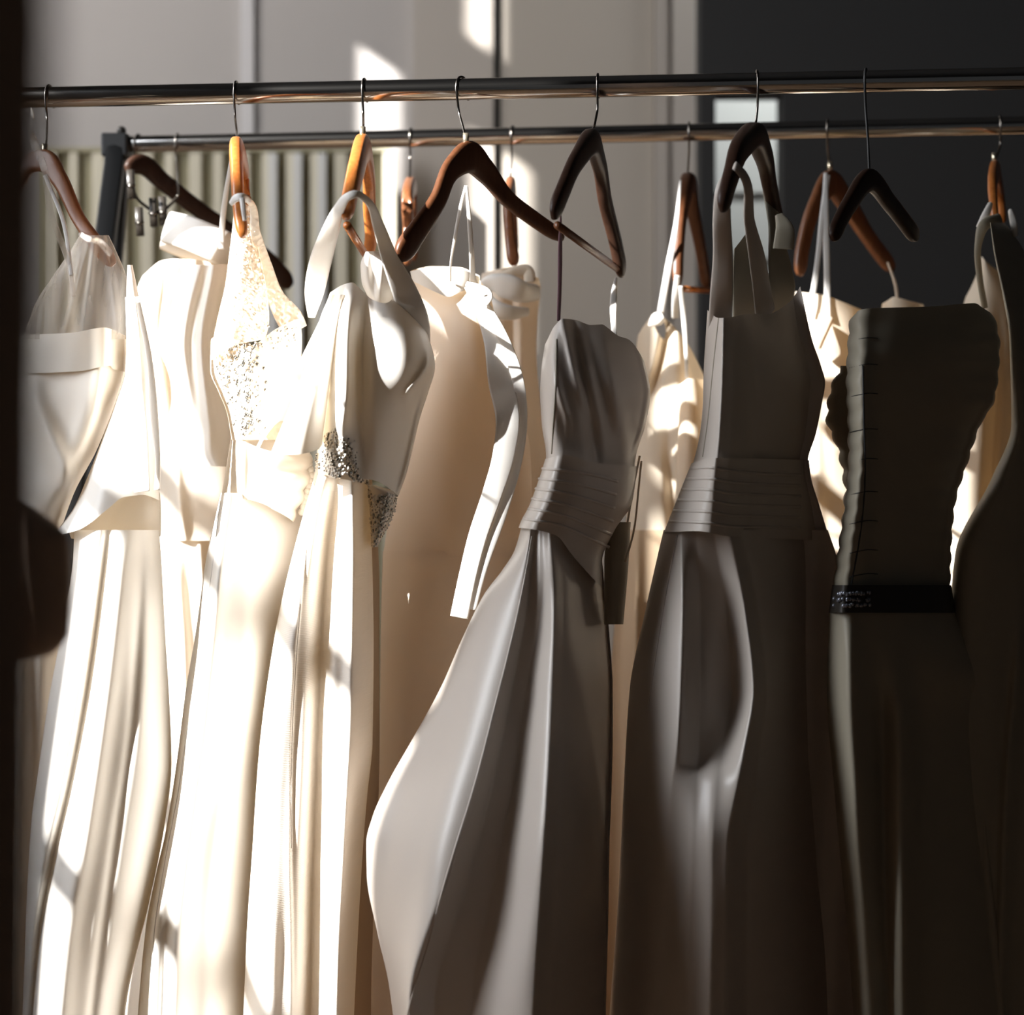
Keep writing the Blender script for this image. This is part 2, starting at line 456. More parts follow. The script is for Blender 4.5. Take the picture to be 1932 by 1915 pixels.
YL = 5.6
sid = thing('louvered_shutter', (X(1410, YL), YL, 0), 'pale grey board shutter seen through the gap in the black wall', 'shutter')
for k in range(5):
    z = Z(120 + 124 * k, YL)
    V = []
    x0, x1 = X(1300, YL), X(1560, YL)
    pts = [(YL + .010, z), (YL + .004, z - .004), (YL - .008, z - .196), (YL - .004, z - .204), (YL + .012, z - .012)]
    V = [(x0, a, b) for a, b in pts] + [(x1, a, b) for a, b in pts]
    n5 = len(pts)
    fs = [(i, (i+1) % n5, n5 + (i+1) % n5, n5 + i) for i in range(n5)] + [tuple(range(n5)), tuple(range(2*n5-1, n5-1, -1))]
    mesh('board', V, fs, 'louver', sid, smooth=False)
boxes('backing', [(x0, x1, YL + .013, YL + .03, 0, 2.6)], 'louver', sid)
boxes('side_rail', [(x0 - .04, x0, YL - .03, YL + .03, 0, 2.4)], 'louver', sid)
area('shutter_fill', (X(1410, YL) + .25, YL - .45, 2.9), (X(1410, YL), YL, 1.7), .4, .3, 17.0, (.95, 1.0, 1.0))  # added lamp that brightens the shutter boards

# slatted screen low against the back wall
YS = 4.95
fen = thing('slatted_screen', (X(400, YS), YS, 0), 'cream vertical board screen behind the back rack', 'screen')
boxes('back_board', [(X(60, YS), X(735, YS), YS + .05, YS + .07, 0, Z(284, YS))], 'slatback', fen)
k = 0
xx = 78
while xx < 725:
    wd = 19 if k % 2 else 24
    boxes('slat', [(X(xx, YS), X(xx + wd, YS), YS + .02, YS + .045, 0, Z(286, YS))], 'slat', fen, bevel=.003)
    xx += 46; k += 1
for xb in (505, 552, 598):  # pale boards stand in for dapples of sun on the screen
    boxes('sun_streak', [(X(xb, YS), X(xb + 17, YS), YS + .008, YS + .019, 0, Z(288, YS))], 'louver', fen, bevel=.002)
boxes('top_rail', [(X(60, YS), X(735, YS), YS + .02, YS + .08, Z(284, YS), Z(276, YS))], 'slatback', fen)
boxes('cross_rail', [(X(60, YS), X(735, YS), YS + .02, YS + .05, 0.9, 0.98)], 'slatback', fen)

# ---------------------------------------------------------------- racks
def lerp3(a, b, t): return tuple(a[i] + (b[i] - a[i]) * t for i in range(3))
RA, RB = W(100, 183, 2.56), W(1300, 160, 2.45)
BA, BB = W(350, 270, 3.16), W(1250, 251, 3.04)
def rail_pt(A, B, px):
    # point on the line whose x/y ratio matches the pixel column
    q = (px - CX) / F
    t = (q * A[1] - A[0]) / ((B[0] - A[0]) - q * (B[1] - A[1]))
    return np.array(lerp3(A, B, t))
def strut(name, a, b, sx, sy, m, parent, label=None):
    a = np.array(a); b = np.array(b)
    return sweep_world(name, [a, (a + b) / 2, b], sx, sy, (0, 1, 0.01), m, parent, ns=16, power=7, label=label)
FR = 0.0148
def make_rack(A, B, pxl, pxr, label, lean):
    L0 = rail_pt(A, B, pxl); L1 = rail_pt(A, B, pxr)
    r = thing('garment_rack', (float(L0[0] + L1[0]) / 2, float(L0[1] + L1[1]) / 2, 0), label, 'clothes rack')
    n = 60
    P = [tuple(L0 + (L1 - L0) * i / n) for i in range(n + 1)]
    sweep_world('rail', P, FR, FR, (0, 0, 1), 'chrome', r, ns=32)
    for L, sgn in ((L0, -1), (L1, 1)):
        c = L.copy()
        for ydir in (-1, 1):
            foot = np.array([c[0] + sgn * lean, c[1] + ydir * .19, 0.06])
            strut('post', c + np.array([0, ydir * .012, .004]), foot, .017, .017, 'blackmetal', r)
        sweep_world('base_bar', [(c[0] + sgn * lean, c[1] - .23, .06), (c[0] + sgn * lean, c[1], .06), (c[0] + sgn * lean, c[1] + .23, .06)], .02, .016, (0, 0, 1), 'blackmetal', r, power=6)
        boxes('end_bracket', [(c[0] - .026, c[0] + .02, c[1] - .03, c[1] + .03, c[2] - .024, c[2] + .017)], 'blackmetal', r, bevel=.004)
        beads('knob', [(c[0] + .004, c[1], c[2] + .024, .0085)], 'plastic', r)
        for ydir in (-1, 1):
            w_ = beads('caster', [(c[0] + sgn * lean, c[1] + ydir * .21, .03, .03)], 'plastic', r)
    return r, L0, L1
front_rack, fl0, fl1 = make_rack(RA, RB, -300, 2450, 'chrome rail rack in front carrying the sharply focused bridal gowns', .05)
back_rack, bl0, bl1 = make_rack(BA, BB, 225, 2200, 'second lower chrome rack behind with black post at its left end', .16)

# ---------------------------------------------------------------- hangers
def hook(parent, neck, rail, e, ferr=True, r=0.0017, rr=None, wire='wire'):
    """wire hook: neck world point, rail centre, e unit horizontal vector of the hook plane pointing away from the lens"""
    neck = np.array(neck, float); R = np.array(rail, float); e = np.array([e[0], e[1], 0.0]); e /= np.linalg.norm(e)
    rr = rr or FR + r + .001
    z = np.array([0, 0, 1.0])
    pts = [neck, neck + z * (R[2] - neck[2] - .052) * .6 + (R - neck) * np.array([1, 1, 0]) * .4]
    pts += [R - e * rr * .55 - z * (rr * 1.9)]
    for a in np.linspace(200, -25, 14):
        ar = math.radians(a)
        pts.append(R + e * rr * math.cos(ar) + z * rr * math.sin(ar))
    pts.append(R + e * rr * 1.02 - z * rr * .75)
    P = np.array(pts, float)
    # resample by arclength in 3-D
    t = np.concatenate([[0], np.cumsum(np.linalg.norm(np.diff(P, axis=0), axis=1))]); q = np.linspace(0, t[-1], 60)
    P = np.stack([np.interp(q, t, P[:, i]) for i in range(3)], -1)
    for _ in range(4):
        P[1:-1] = .25 * P[:-2] + .5 * P[1:-1] + .25 * P[2:]
    tube('hook', P, r, wire, parent, raw=True)
    if ferr:
        tube('ferrule', [neck - z * .004, neck + z * .004, neck + z * .012], .0042, 'ferrule', parent, raw=True)

def hanger(label, path, m, rail, px_hook, e, neck=None, bar=None, group=None, ferr=True, wire='wire'):
    """path: (px, py, depth, height_px, thick_px) along the spine, end to end."""
    Q = resample(path, 72)
    P = np.stack(W(Q[:, 0], Q[:, 1], Q[:, 2]), -1)
    ht = Q[:, 3] / 2 * Q[:, 2] / F; hw = Q[:, 4] / 2 * Q[:, 2] / F
    taper = np.ones(len(P)); k = 5
    for i in range(k):
        f = math.sqrt(1 - ((k - i) / (k + .5)) ** 2) ; taper[i] = f; taper[-1 - i] = f
    # horizontal side vector, from the overall span of the hanger
    span = P[-1] - P[0]; span[2] = 0; span /= np.linalg.norm(span) + 1e-9
    side = np.array([-span[1], span[0], 0])
    T = np.gradient(P, axis=0); T /= np.linalg.norm(T, axis=1)[:, None]
    up = np.cross(side[None], T); up *= np.sign(up[:, 2:3] + 1e-6)
    for _ in range(6): up[1:-1] = (up[:-2] + up[1:-1] + up[2:]) / 3
    ci = int(np.argmax(P[:, 2]))
    c = P[ci]
    t = thing('coat_hanger', (float(c[0]), float(c[1]), float(c[2])), label, 'clothes hanger', group)
    sweep_world('body', P, hw * taper, ht * taper, up, m, t, ns=20, power=3.2)
    R = rail_pt(*rail, px_hook)
    nk = np.array(W(*neck)) if neck else c + np.array([0, 0, ht[ci]])
    hook(t, nk, R, e, ferr, wire=wire)
    if bar:
        a, b = np.array(W(*bar[0])), np.array(W(*bar[1]))
        tube('trouser_bar', [a, (a + b) / 2, b], .0052, bar[2] if len(bar) > 2 else m, t, raw=True, ns=14)
    return t
FRL, BRL = (RA, RB), (BA, BB)

# front rack, left to right
hanger('blurred amber wooden hanger at far left of the front rack', [(5, 420, 2.48, 22, 16), (35, 345, 2.47, 26, 16), (62, 306, 2.46, 38, 18), (85, 304, 2.45, 44, 18), (110, 335, 2.44, 34, 18), (150, 415, 2.43, 26, 18), (190, 470, 2.42, 30, 18), (215, 500, 2.42, 30, 18)],
       'wood_mid', FRL, 93, (.1, 1), neck=(84, 288, 2.455))
hanger('amber wooden hanger seen end on, holding the lace bodice gown', [(458, 446, 2.25, 30, 24), (452, 400, 2.27, 36, 24), (447, 330, 2.32, 60, 24), (447, 285, 2.42, 52, 26), (452, 300, 2.52, 44, 26), (462, 380, 2.6, 30, 22), (482, 470, 2.66, 28, 20), (505, 545, 2.7, 30, 20)],
       'wood', FRL, 446, (.05, 1), neck=(447, 262, 2.42), ferr=False)
hanger('amber wooden hanger seen end on, holding the halter gown', [(652, 412, 2.24, 30, 28), (660, 370, 2.26, 40, 28), (672, 320, 2.31, 58, 28), (684, 280, 2.41, 56, 28), (694, 320, 2.5, 44, 24), (697, 390, 2.57, 34, 24), (700, 450, 2.61, 32, 24), (694, 488, 2.62, 30, 22)],
       'wood', FRL, 688, (.12, 1), neck=(684, 256, 2.41), bar=((655, 425, 2.25), (694, 488, 2.6), 'wood'))
hanger('dark faced wooden hanger turned open to the lens, amber left edge', [(752, 488, 2.33, 50, 22), (785, 440, 2.35, 44, 20), (825, 380, 2.38, 38, 18), (856, 315, 2.42, 46, 18), (886, 296, 2.45, 62, 20), (915, 322, 2.48, 50, 18), (955, 372, 2.51, 34, 18), (1010, 415, 2.55, 30, 18), (1062, 450, 2.58, 28, 20)],
       'wood_shaded', FRL, 872, (.45, .89), neck=(879, 268, 2.445))
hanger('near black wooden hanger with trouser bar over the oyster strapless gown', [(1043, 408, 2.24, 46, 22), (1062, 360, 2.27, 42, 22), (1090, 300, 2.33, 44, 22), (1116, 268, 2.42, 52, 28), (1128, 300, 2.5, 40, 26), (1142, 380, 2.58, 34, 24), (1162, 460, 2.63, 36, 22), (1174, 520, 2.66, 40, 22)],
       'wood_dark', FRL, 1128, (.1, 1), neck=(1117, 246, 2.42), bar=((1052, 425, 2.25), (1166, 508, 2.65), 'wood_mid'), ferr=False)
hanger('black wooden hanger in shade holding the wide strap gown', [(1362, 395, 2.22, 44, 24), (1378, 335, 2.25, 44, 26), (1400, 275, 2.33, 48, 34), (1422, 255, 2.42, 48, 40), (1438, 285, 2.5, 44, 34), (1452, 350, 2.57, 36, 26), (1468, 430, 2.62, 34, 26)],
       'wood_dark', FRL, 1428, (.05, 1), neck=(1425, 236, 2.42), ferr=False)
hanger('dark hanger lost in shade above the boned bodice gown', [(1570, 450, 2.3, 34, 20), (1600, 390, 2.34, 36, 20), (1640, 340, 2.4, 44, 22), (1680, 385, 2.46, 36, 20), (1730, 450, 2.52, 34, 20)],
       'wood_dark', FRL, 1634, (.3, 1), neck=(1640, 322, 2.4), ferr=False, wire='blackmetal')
# back rack
hanger('dark hanger with long sloping arm behind the lace gown', [(238, 318, 3.04, 34, 20), (262, 310, 3.06, 38, 20), (310, 345, 3.09, 34, 18), (370, 392, 3.13, 32, 18), (440, 440, 3.17, 28, 18), (505, 490, 3.22, 32, 18), (548, 540, 3.26, 38, 20)],
       'wood_dark', BRL, 262, (.3, 1), neck=(258, 292, 3.06), ferr=False)
hanger('brown hanger edge on behind the dark faced hanger', [(768, 500, 2.95, 26, 18), (770, 430, 2.97, 30, 20), (771, 362, 3.0, 40, 22), (774, 352, 3.08, 36, 22), (778, 400, 3.16, 28, 18), (782, 490, 3.22, 26, 16)],
       'wood_mid', BRL, 776, (.1, 1), neck=(772, 342, 3.06), ferr=False)
hanger('two tone brown hanger seen edge on above the folded white neckline', [(970, 500, 2.92, 26, 26), (962, 440, 2.94, 28, 20), (960, 370, 3.0, 40, 18), (963, 350, 3.07, 34, 18), (968, 400, 3.14, 28, 16), (972, 480, 3.2, 26, 16)],
       'wood_mid', BRL, 968, (.2, 1), neck=(962, 338, 3.06), ferr=False)
hanger('brown hanger with white strap beside the black wall edge', [(1278, 540, 2.9, 30, 20), (1280, 470, 2.92, 30, 20), (1290, 380, 2.97, 36, 22), (1298, 345, 3.04, 40, 28), (1306, 390, 3.1, 32, 24), (1320, 460, 3.16, 28, 20), (1334, 545, 3.2, 28, 20)],
       'wood_shaded', BRL, 1300, (.1, 1), neck=(1297, 332, 3.04), bar=((1285, 545, 2.91), (1338, 548, 3.19), 'wood'), ferr=False)
hanger('open brown hanger with two white ribbons on the back rack', [(1508, 520, 2.94, 30, 16), (1515, 465, 2.95, 30, 16), (1540, 385, 2.97, 34, 18), (1568, 345, 3.0, 50, 18), (1592, 375, 3.03, 46, 18), (1640, 450, 3.06, 32, 18), (1685, 510, 3.09, 32, 18)],
       'wood_mid', BRL, 1562, (.25, 1), neck=(1566, 318, 3.0))
hanger('amber wooden hanger edge on at the far right', [(1878, 425, 2.72, 30, 16), (1874, 380, 2.74, 34, 16), (1873, 340, 2.8, 40, 18), (1877, 322, 2.88, 40, 18), (1884, 350, 2.96, 30, 16), (1892, 420, 3.0, 28, 16)],
       'wood', BRL, 1886, (.15, 1), neck=(1876, 302, 2.9))
# clip hanger at the left end of the back rack
ch = thing('clip_hanger', W(270, 340, 2.98), 'small black skirt clips hanging at the left end of the back rack', 'clip hanger')
hook(ch, W(335, 370, 3.02), rail_pt(*BRL, 336), (.1, 1), ferr=False)
tube('bar', [W(245, 340, 2.95), W(262, 378, 2.96), W(300, 400, 2.98), W(335, 372, 3.02)], .0025, 'plastic', ch)
for (px, py, dd) in ((246, 335, 2.95), (262, 405, 2.96), (288, 388, 2.97), (306, 385, 2.975)):
    cl = strut('clip', W(px, py - 14, dd), W(px + 3, py + 40, dd), .0055, .008, 'plastic', ch)
    tube('spring', [W(px - 7, py + 14, dd - .01), W(px + 2, py + 16, dd - .012), W(px + 9, py + 14, dd - .01)], .002, 'wire', cl, raw=True)

# ---------------------------------------------------------------- gowns
def gown(label, px, d, group=None):
    return thing('wedding_gown', (X(px, d), d, 0.08), label, 'wedding dress', group)

# F1: leftmost bustier gown
g = gown('bustier gown with sheer tulle top at far left, half hidden by dark curtain', 120, 2.46)
Piece('tulle_top', [(444, 150, 205), (480, 128, 222), (520, 100, 238), (570, 68, 250), (640, 42, 246)], 2.42, .035, 'tulle', g, back=.8, nu=60, nv=40,
      folds=[('r', .006, 7, [(170, 440), (120, 640)]), ('r', .006, 6, [(180, 440), (156, 640)]), ('r', .006, 8, [(198, 440), (225, 640)])], wig=.003)
b1 = Piece('bodice', [(660, 24, 238), (700, 18, 236), (760, 5, 218), (850, -10, 182), (930, -20, 140), (1020, -30, 108)], 2.46, .075, 'ivory', g, crest=.72,
      folds=[('r', .02, 22, [(60, 740), (110, 860), (150, 960)]), ('R', .02, 26, [(185, 690), (178, 780), (150, 870), (110, 960)])], nu=90)
Piece('neckline_band', [(618, 30, 238), (650, 22, 240), (702, 24, 238)], 2.46, .082, 'ivory', g, crest=.72, off=.006, top=[(0, 632), (.5, 628), (.8, 618), (1, 634)], bot=[(0, 706), (.6, 700), (.86, 690), (.88, 696), (1, 702)],
      folds=[('s', -.012, 8, [(205, 600), (205, 720)])], nu=80)
Piece('skirt', [(1020, -30, 108), (1240, -40, 118), (1500, -60, 96), (1700, -80, 88), (2480, -160, 60)], 2.50, .08, 'ivory', g, crest=.6, folds=[('r', .015, 18, [(40, 1200), (30, 2400)]), ('r', .015, 14, [(80, 1200), (66, 2400)])])
ribbon('strap', [(62, 210, 2.3, 16), (60, 250, 2.4, 16), (84, 320, 2.36, 14), (96, 400, 2.36, 12), (130, 500, 2.38, 10), (140, 560, 2.38, 8)], 'tulle', g)
ribbon('strap', [(85, 330, 2.38, 8), (120, 420, 2.38, 8), (135, 520, 2.38, 8)], 'ribbon', g)
ribbon('strap', [(150, 440, 2.46, 10), (165, 450, 2.1, 10), (185, 455, 2.1, 12), (210, 480, 2.1, 12)], 'tulle', g)

# F2: white gown with flared peplum and hanging ribbon
g = gown('white gown with flared peplum and flat ribbon, second from left', 210, 2.40)
Piece('bodice', [(500, 240, 250), (560, 238, 262), (640, 238, 276), (700, 236, 286), (760, 218, 292), (820, 196, 298), (900, 165, 300), (960, 138, 302), (1012, 98, 304)], 2.40, [(500, .01), (560, .02), (760, .05), (1012, .08)], 'white', g, crest=.55,
      bot=[(0, 1012), (.2, 1000), (.4, 960), (.55, 938), (.8, 934), (1, 944)], folds=[('r', .012, 26, [(215, 760), (170, 1000)])], nu=90)
Piece('peplum_lining', [(930, 200, 302), (960, 150, 304), (1000, 130, 304), (1030, 140, 300)], 2.43, .05, 'ivory', g, crest=.5, bot=[(0, 1016), (.5, 1026), (1, 1012)], nu=60, nv=14)
sk2 = Piece('skirt', [(1000, 140, 300), (1050, 138, 304), (1200, 114, 312), (1330, 90, 320), (1440, 74, 324), (1560, 58, 310), (1700, 50, 282), (1915, 42, 236), (2310, 10, 210)], 2.405, [(1000, .07), (1200, .085), (2310, .11)], 'white', g,
      crest=[(1000, .62), (1500, .5), (2310, .4)],
      folds=[('r', -.022, 8, [(204, 1000), (186, 1150), (165, 1300), (132, 1480), (100, 1620), (70, 1800), (40, 2300)]),
             ('r', .012, 18, [(178, 1000), (145, 1250), (95, 1500), (60, 1750), (20, 2300)]),
             ('r', .014, 24, [(232, 1000), (200, 1300), (165, 1550), (120, 1800), (80, 2300)]),
             ('r', -.004, 10, [(268, 1050), (250, 1350), (215, 1600), (175, 1900), (140, 2300)])], yaw=.02)
ribbon('ribbon', [(246, 560, 2.36, 20), (252, 640, 2.35, 26), (256, 720, 2.34, 26), (262, 800, 2.33, 30), (266, 870, 2.32, 30), (268, 928, 2.31, 30)], 'ribbon', g)
ribbon('ribbon', [(258, 560, 2.37, 10), (282, 680, 2.36, 12), (292, 800, 2.35, 16), (298, 880, 2.34, 10), (296, 925, 2.34, 12)], 'ribbon', g)
seam(sk2, [(204, 1020), (186, 1150), (165, 1300), (132, 1480), (100, 1620), (74, 1790)], g, 'white')

# F3: off shoulder gown with cuff band, back rack
g = gown('ivory off-shoulder gown with folded satin cuff under the dark sloping hanger', 360, 2.80)
Piece('bodice', [(484, 292, 425), (510, 274, 440), (560, 256, 460), (620, 262, 470), (740, 284, 470), (860, 294, 470), (1020, 298, 470)], 2.80, .08, 'ivory', g, crest=.45,
      top=[(0, 520), (.12, 492), (.3, 488), (1, 496)],
      folds=[('r', .016, 9, [(300, 500), (290, 620), (300, 740)]), ('r', .02, 14, [(330, 500), (316, 560), (305, 700), (330, 900), (345, 1020)]), ('r', -.015, 10, [(316, 500), (300, 620), (318, 760), (322, 1000)]),
             ('r', .015, 12, [(365, 500), (350, 620), (380, 800)]), ('r', .012, 8, [(400, 500), (385, 640)])])
Piece('draped_overlay', [(500, 352, 432), (560, 328, 440), (650, 312, 446), (700, 326, 446), (735, 333, 446), (770, 342, 446), (815, 366, 446), (850, 372, 440), (880, 392, 432)], 2.70, .05, 'white', g, crest=.4, back=.1,
      folds=[('r', .012, 9, [(375, 500), (345, 650), (360, 760)]), ('r', .014, 9, [(405, 500), (380, 650), (395, 800)]), ('r', .012, 8, [(425, 520), (420, 700)])], nu=60)
Piece('skirt', [(1000, 296, 470), (1200, 306, 480), (1440, 322, 480), (1600, 300, 500), (1915, 230, 520), (2020, 220, 530)], 2.82, .09, 'ivory', g, crest=.3,
      folds=[('r', .014, 14, [(330, 1040), (345, 1300), (330, 2000)]), ('r', .014, 12, [(375, 1020), (400, 1400), (400, 2000)])])
ribbon('cuff', [(314, 428, 2.79, 62), (345, 436, 2.74, 64), (385, 452, 2.72, 66), (430, 474, 2.74, 66), (452, 492, 2.80, 60)], 'white', g, thick=.004)
ribbon('cuff_lining', [(308, 446, 2.80, 50), (345, 456, 2.79, 60), (395, 476, 2.78, 50)], 'ivory', g, thick=.004)
ribbon('loop', [(444, 262, 2.5, 6), (432, 330, 2.6, 9), (420, 420, 2.68, 11), (418, 470, 2.7, 11)], 'ribbon', g)

# F4: lace gown
g = gown('ivory gown with sheer beaded lace bodice on the end-on amber hanger', 450, 2.46)
lb = Piece('lace_bodice', [(600, 408, 566), (640, 398, 570), (700, 396, 566), (740, 412, 560), (780, 428, 556), (830, 436, 575)], 2.44, .05, 'lace', g, crest=.42, nu=90,
      top=[(0, 640), (.15, 620), (.35, 655), (.5, 648), (.7, 622), (.9, 606), (1, 600)],
      folds=[('r', .01, 16, [(462, 640), (468, 830)]), ('s', -.012, 12, [(500, 640), (490, 830)])], wig=.002)
Piece('lace_shoulder', [(385, 442, 474), (430, 438, 480), (480, 432, 490), (540, 424, 502), (600, 410, 508), (660, 398, 496)], 2.40, .02, 'lace_open', g, nu=50, nv=50, top=[(0, 392), (.5, 384), (1, 392)], bot=[(0, 680), (.5, 650), (1, 640)], wig=.003, back=.9)
ribbon('lace_strap', [(452, 372, 2.27, 10), (470, 380, 2.32, 12), (482, 440, 2.38, 20), (500, 500, 2.42, 26), (520, 560, 2.44, 34), (548, 604, 2.45, 50), (560, 625, 2.45, 44)], 'lace', g, thick=.0015)
ribbon('strap_tie', [(436, 384, 2.225, 10), (445, 374, 2.215, 15), (458, 372, 2.213, 15), (471, 380, 2.23, 10)], 'ribbon', g, thick=.002)
ribbon('strap_tie', [(457, 374, 2.207, 10), (459, 392, 2.205, 10), (462, 416, 2.205, 8)], 'ribbon', g, thick=.002)
# lace relief: corded petals and beads
it = []
for k in range(330):
    py = RNG.uniform(650, 820); px = 462 + RNG.gauss(0, 15) + (py - 740) * .03
    it.append((*W(px, py, lb.at(px, py) - .001), RNG.uniform(.0012, .0028)))
for k in range(70):
    py = RNG.uniform(605, 650); px = RNG.uniform(478, 560)
    it.append((*W(px, py + 8, lb.at(px, py + 8) - .001), RNG.uniform(.0008, .0016)))
for k in range(60):
    a = RNG.uniform(0, 1); px = 416 + 26 * a + RNG.gauss(0, 6); py = 690 + 30 * math.sin(a * 5) + RNG.gauss(0, 8)
    it.append((*W(px, py, lb.at(px, py) - .001), RNG.uniform(.0012, .002)))
beads('lace_beading', it[::2], 'pearl', g)
beads('lace_sequins', it[1::2], 'crystal', g)
it = []
for k in range(150):
    py = RNG.uniform(400, 650); px = 458 + (py - 400) * -.02 + RNG.gauss(0, 6 + (py - 400) * .03)
    it.append((*W(px, py, 2.374), RNG.uniform(.0007, .0015)))
beads('shoulder_beading', it, 'pearl', g)
sk4 = Piece('skirt', [(930, 416, 566), (1000, 400, 575), (1060, 388, 572), (1200, 368, 566), (1300, 351, 560), (1440, 333, 540), (1560, 314, 530), (1650, 294, 520), (1750, 275, 515), (1915, 260, 510), (2310, 238, 505)], 2.47, [(930, .05), (1100, .08), (2310, .10)], 'white', g, yaw=.10,
      crest=[(930, .16), (1300, .2), (2310, .24)],
      folds=[('r', .010, 18, [(430, 960), (405, 1150), (378, 1400), (350, 1600), (330, 1900), (320, 2300)]), ('r', -.012, 12, [(402, 1010), (380, 1250), (345, 1550), (312, 1800), (300, 2300)], 50),
             ('r', .006, 18, [(475, 1100), (455, 1350), (405, 1650), (380, 2300)])])
Piece('waistband', [(822, 436, 574), (860, 430, 586), (900, 424, 584), (940, 417, 572), (985, 410, 550)], 2.47, [(822, .055), (985, .06)], 'ivory', g, crest=.2, off=.012, bot=[(0, 938), (.3, 942), (.6, 955), (1, 985)], nu=70, nv=30, edge_wig=9, wr=True,
      folds=[('r', .004, 5, [(462, 822), (458, 950)])])
seam(sk4, [(416, 945), (402, 1060), (378, 1220), (352, 1380), (335, 1500), (312, 1620), (292, 1750), (282, 1915)], g, 'white')
it = []
for k in range(12):
    py = 856 + k * 10; px = 588 - abs(k - 4) * 2.6
    it.append((*W(px, py, 2.452), .0055))
beads('covered_buttons', it, 'ivory', g)

# F5: halter gown with beaded belt
g = gown('satin halter gown with rolled collar and crystal belt on the second amber hanger', 640, 2.36)
ribbon('halter_strap', [(588, 598, 2.42, 14, .3), (592, 560, 2.40, 34, .2), (603, 500, 2.36, 42, .15), (622, 440, 2.29, 34, .1), (640, 394, 2.235, 22, 0), (655, 372, 2.212, 17, -.1), (672, 366, 2.21, 15, -.2), (694, 380, 2.23, 16, -.3), (713, 425, 2.28, 26, -.4), (736, 490, 2.32, 36, -.4), (764, 552, 2.345, 50, -.3), (786, 610, 2.37, 50, -.2), (796, 670, 2.44, 36, -.2)], 'white', g, thick=.0025, n=90)
Piece('inner_collar', [(474, 690, 716), (500, 680, 738), (530, 682, 746), (560, 694, 742), (575, 702, 735)], 2.42, .03, 'white', g, crest=.3, nu=50, nv=24, folds=[('r', .012, 9, [(725, 474), (712, 575)]), ('r', -.01, 8, [(700, 490), (712, 575)])])
b5 = Piece('bodice', [(533, 628, 745), (560, 620, 768), (600, 604, 793), (640, 596, 810), (690, 590, 821), (740, 592, 808), (790, 597, 792), (850, 600, 778), (900, 600, 765), (934, 620, 752)], 2.40, [(533, .06), (640, .09), (760, .10), (934, .07)], 'white', g,
      crest=.35, top=[(0, 552), (.15, 538), (.32, 533), (.42, 545), (.56, 566), (.68, 572), (.82, 562), (1, 535)],
      folds=[('r', .030, 17, [(655, 560), (652, 640), (650, 740), (640, 820)], 60), ('r', -.012, 12, [(622, 580), (612, 700), (610, 800)]), ('r', -.02, 14, [(690, 560), (685, 640), (682, 760), (684, 860)], 60),
             ('r', .018, 30, [(740, 570), (765, 650), (770, 720)], 60), ('r', .016, 9, [(815, 670), (800, 700), (770, 740)], 40), ('s', -.02, 30, [(745, 740), (715, 930)], 50)], nu=130, back=1.0, bot=[(0, 900), (.6, 905), (1, 936)])
# rolled open collar flap falling to the left
P, HW = [], []
V = []; Fc = []
nr, nc = 46, 40
for j in range(nr + 1):
    v = j / nr
    cx = 640 + (548 - 640) * v ** .95; cy = 556 + (836 - 556) * v
    rx = 13 + 53 * v ** 1.1; rz = .018 + .070 * v
    for i in range(nc + 1):
        a = math.radians(-200 + 330 * i / nc)      # open roll
        sp = 1 - .12 * (i / nc)
        px = cx + rx * sp * math.cos(a); d = 2.335 - rz * sp * math.sin(-a) * -1
        py = cy + (22 * v * math.sin(a)) + (36 * v * max(0, -math.cos(a)) ** 3) * .3
        V.append(W(px, py, d))
for j in range(nr):
    for i in range(nc):
        b = j * (nc + 1) + i
        Fc.append((b, b + 1, b + nc + 2, b + nc + 1))
mesh('rolled_collar', V, Fc, 'white', g)
sk5 = Piece('skirt', [(860, 598, 694), (900, 592, 696), (960, 575, 699), (1050, 551, 702), (1130, 532, 704), (1200, 518, 705), (1400, 490, 703), (1500, 482, 693), (1600, 476, 685), (1750, 466, 676), (1915, 459, 668), (2310, 440, 650)], 2.40, [(860, .06), (1100, .085), (2310, .12)], 'ribbed', g, crest=[(860, .6), (1200, .5), (2310, .5)],
      folds=[('r', .026, 24, [(610, 880), (565, 1100), (530, 1300), (515, 1500), (508, 1700), (500, 2300)], 60),
             ('r', -.034, 18, [(632, 900), (616, 1050), (604, 1250), (594, 1500), (586, 1800), (575, 2300)], 60),
             ('r', .026, 15, [(664, 880), (667, 1050), (664, 1300), (650, 1600), (640, 1800), (632, 2300)], 60),
             ('s', -.006, 2.5, [(585, 960), (571, 1100), (558, 1260), (550, 1450), (549, 1600), (552, 1760), (556, 2300)], 60)], nu=150)
seam(sk5, [(590, 930), (571, 1100), (558, 1260), (551, 1400), (549, 1500), (550, 1600)], g, 'ribbed')
Piece('back_train', [(880, 650, 700), (1100, 640, 716), (1400, 620, 716), (1915, 560, 700), (2310, 540, 700)], 2.47, .03, 'lining', g, crest=.5)
belt = Piece('belt_band', [(800, 622, 664), (830, 606, 684), (870, 597, 688), (905, 598, 694)], 2.40, .088, 'ivory', g, crest=.45, off=.012, top=[(0, 806), (.5, 802), (1, 822)], bot=[(0, 892), (.4, 902), (1, 912)], nu=40, nv=16)
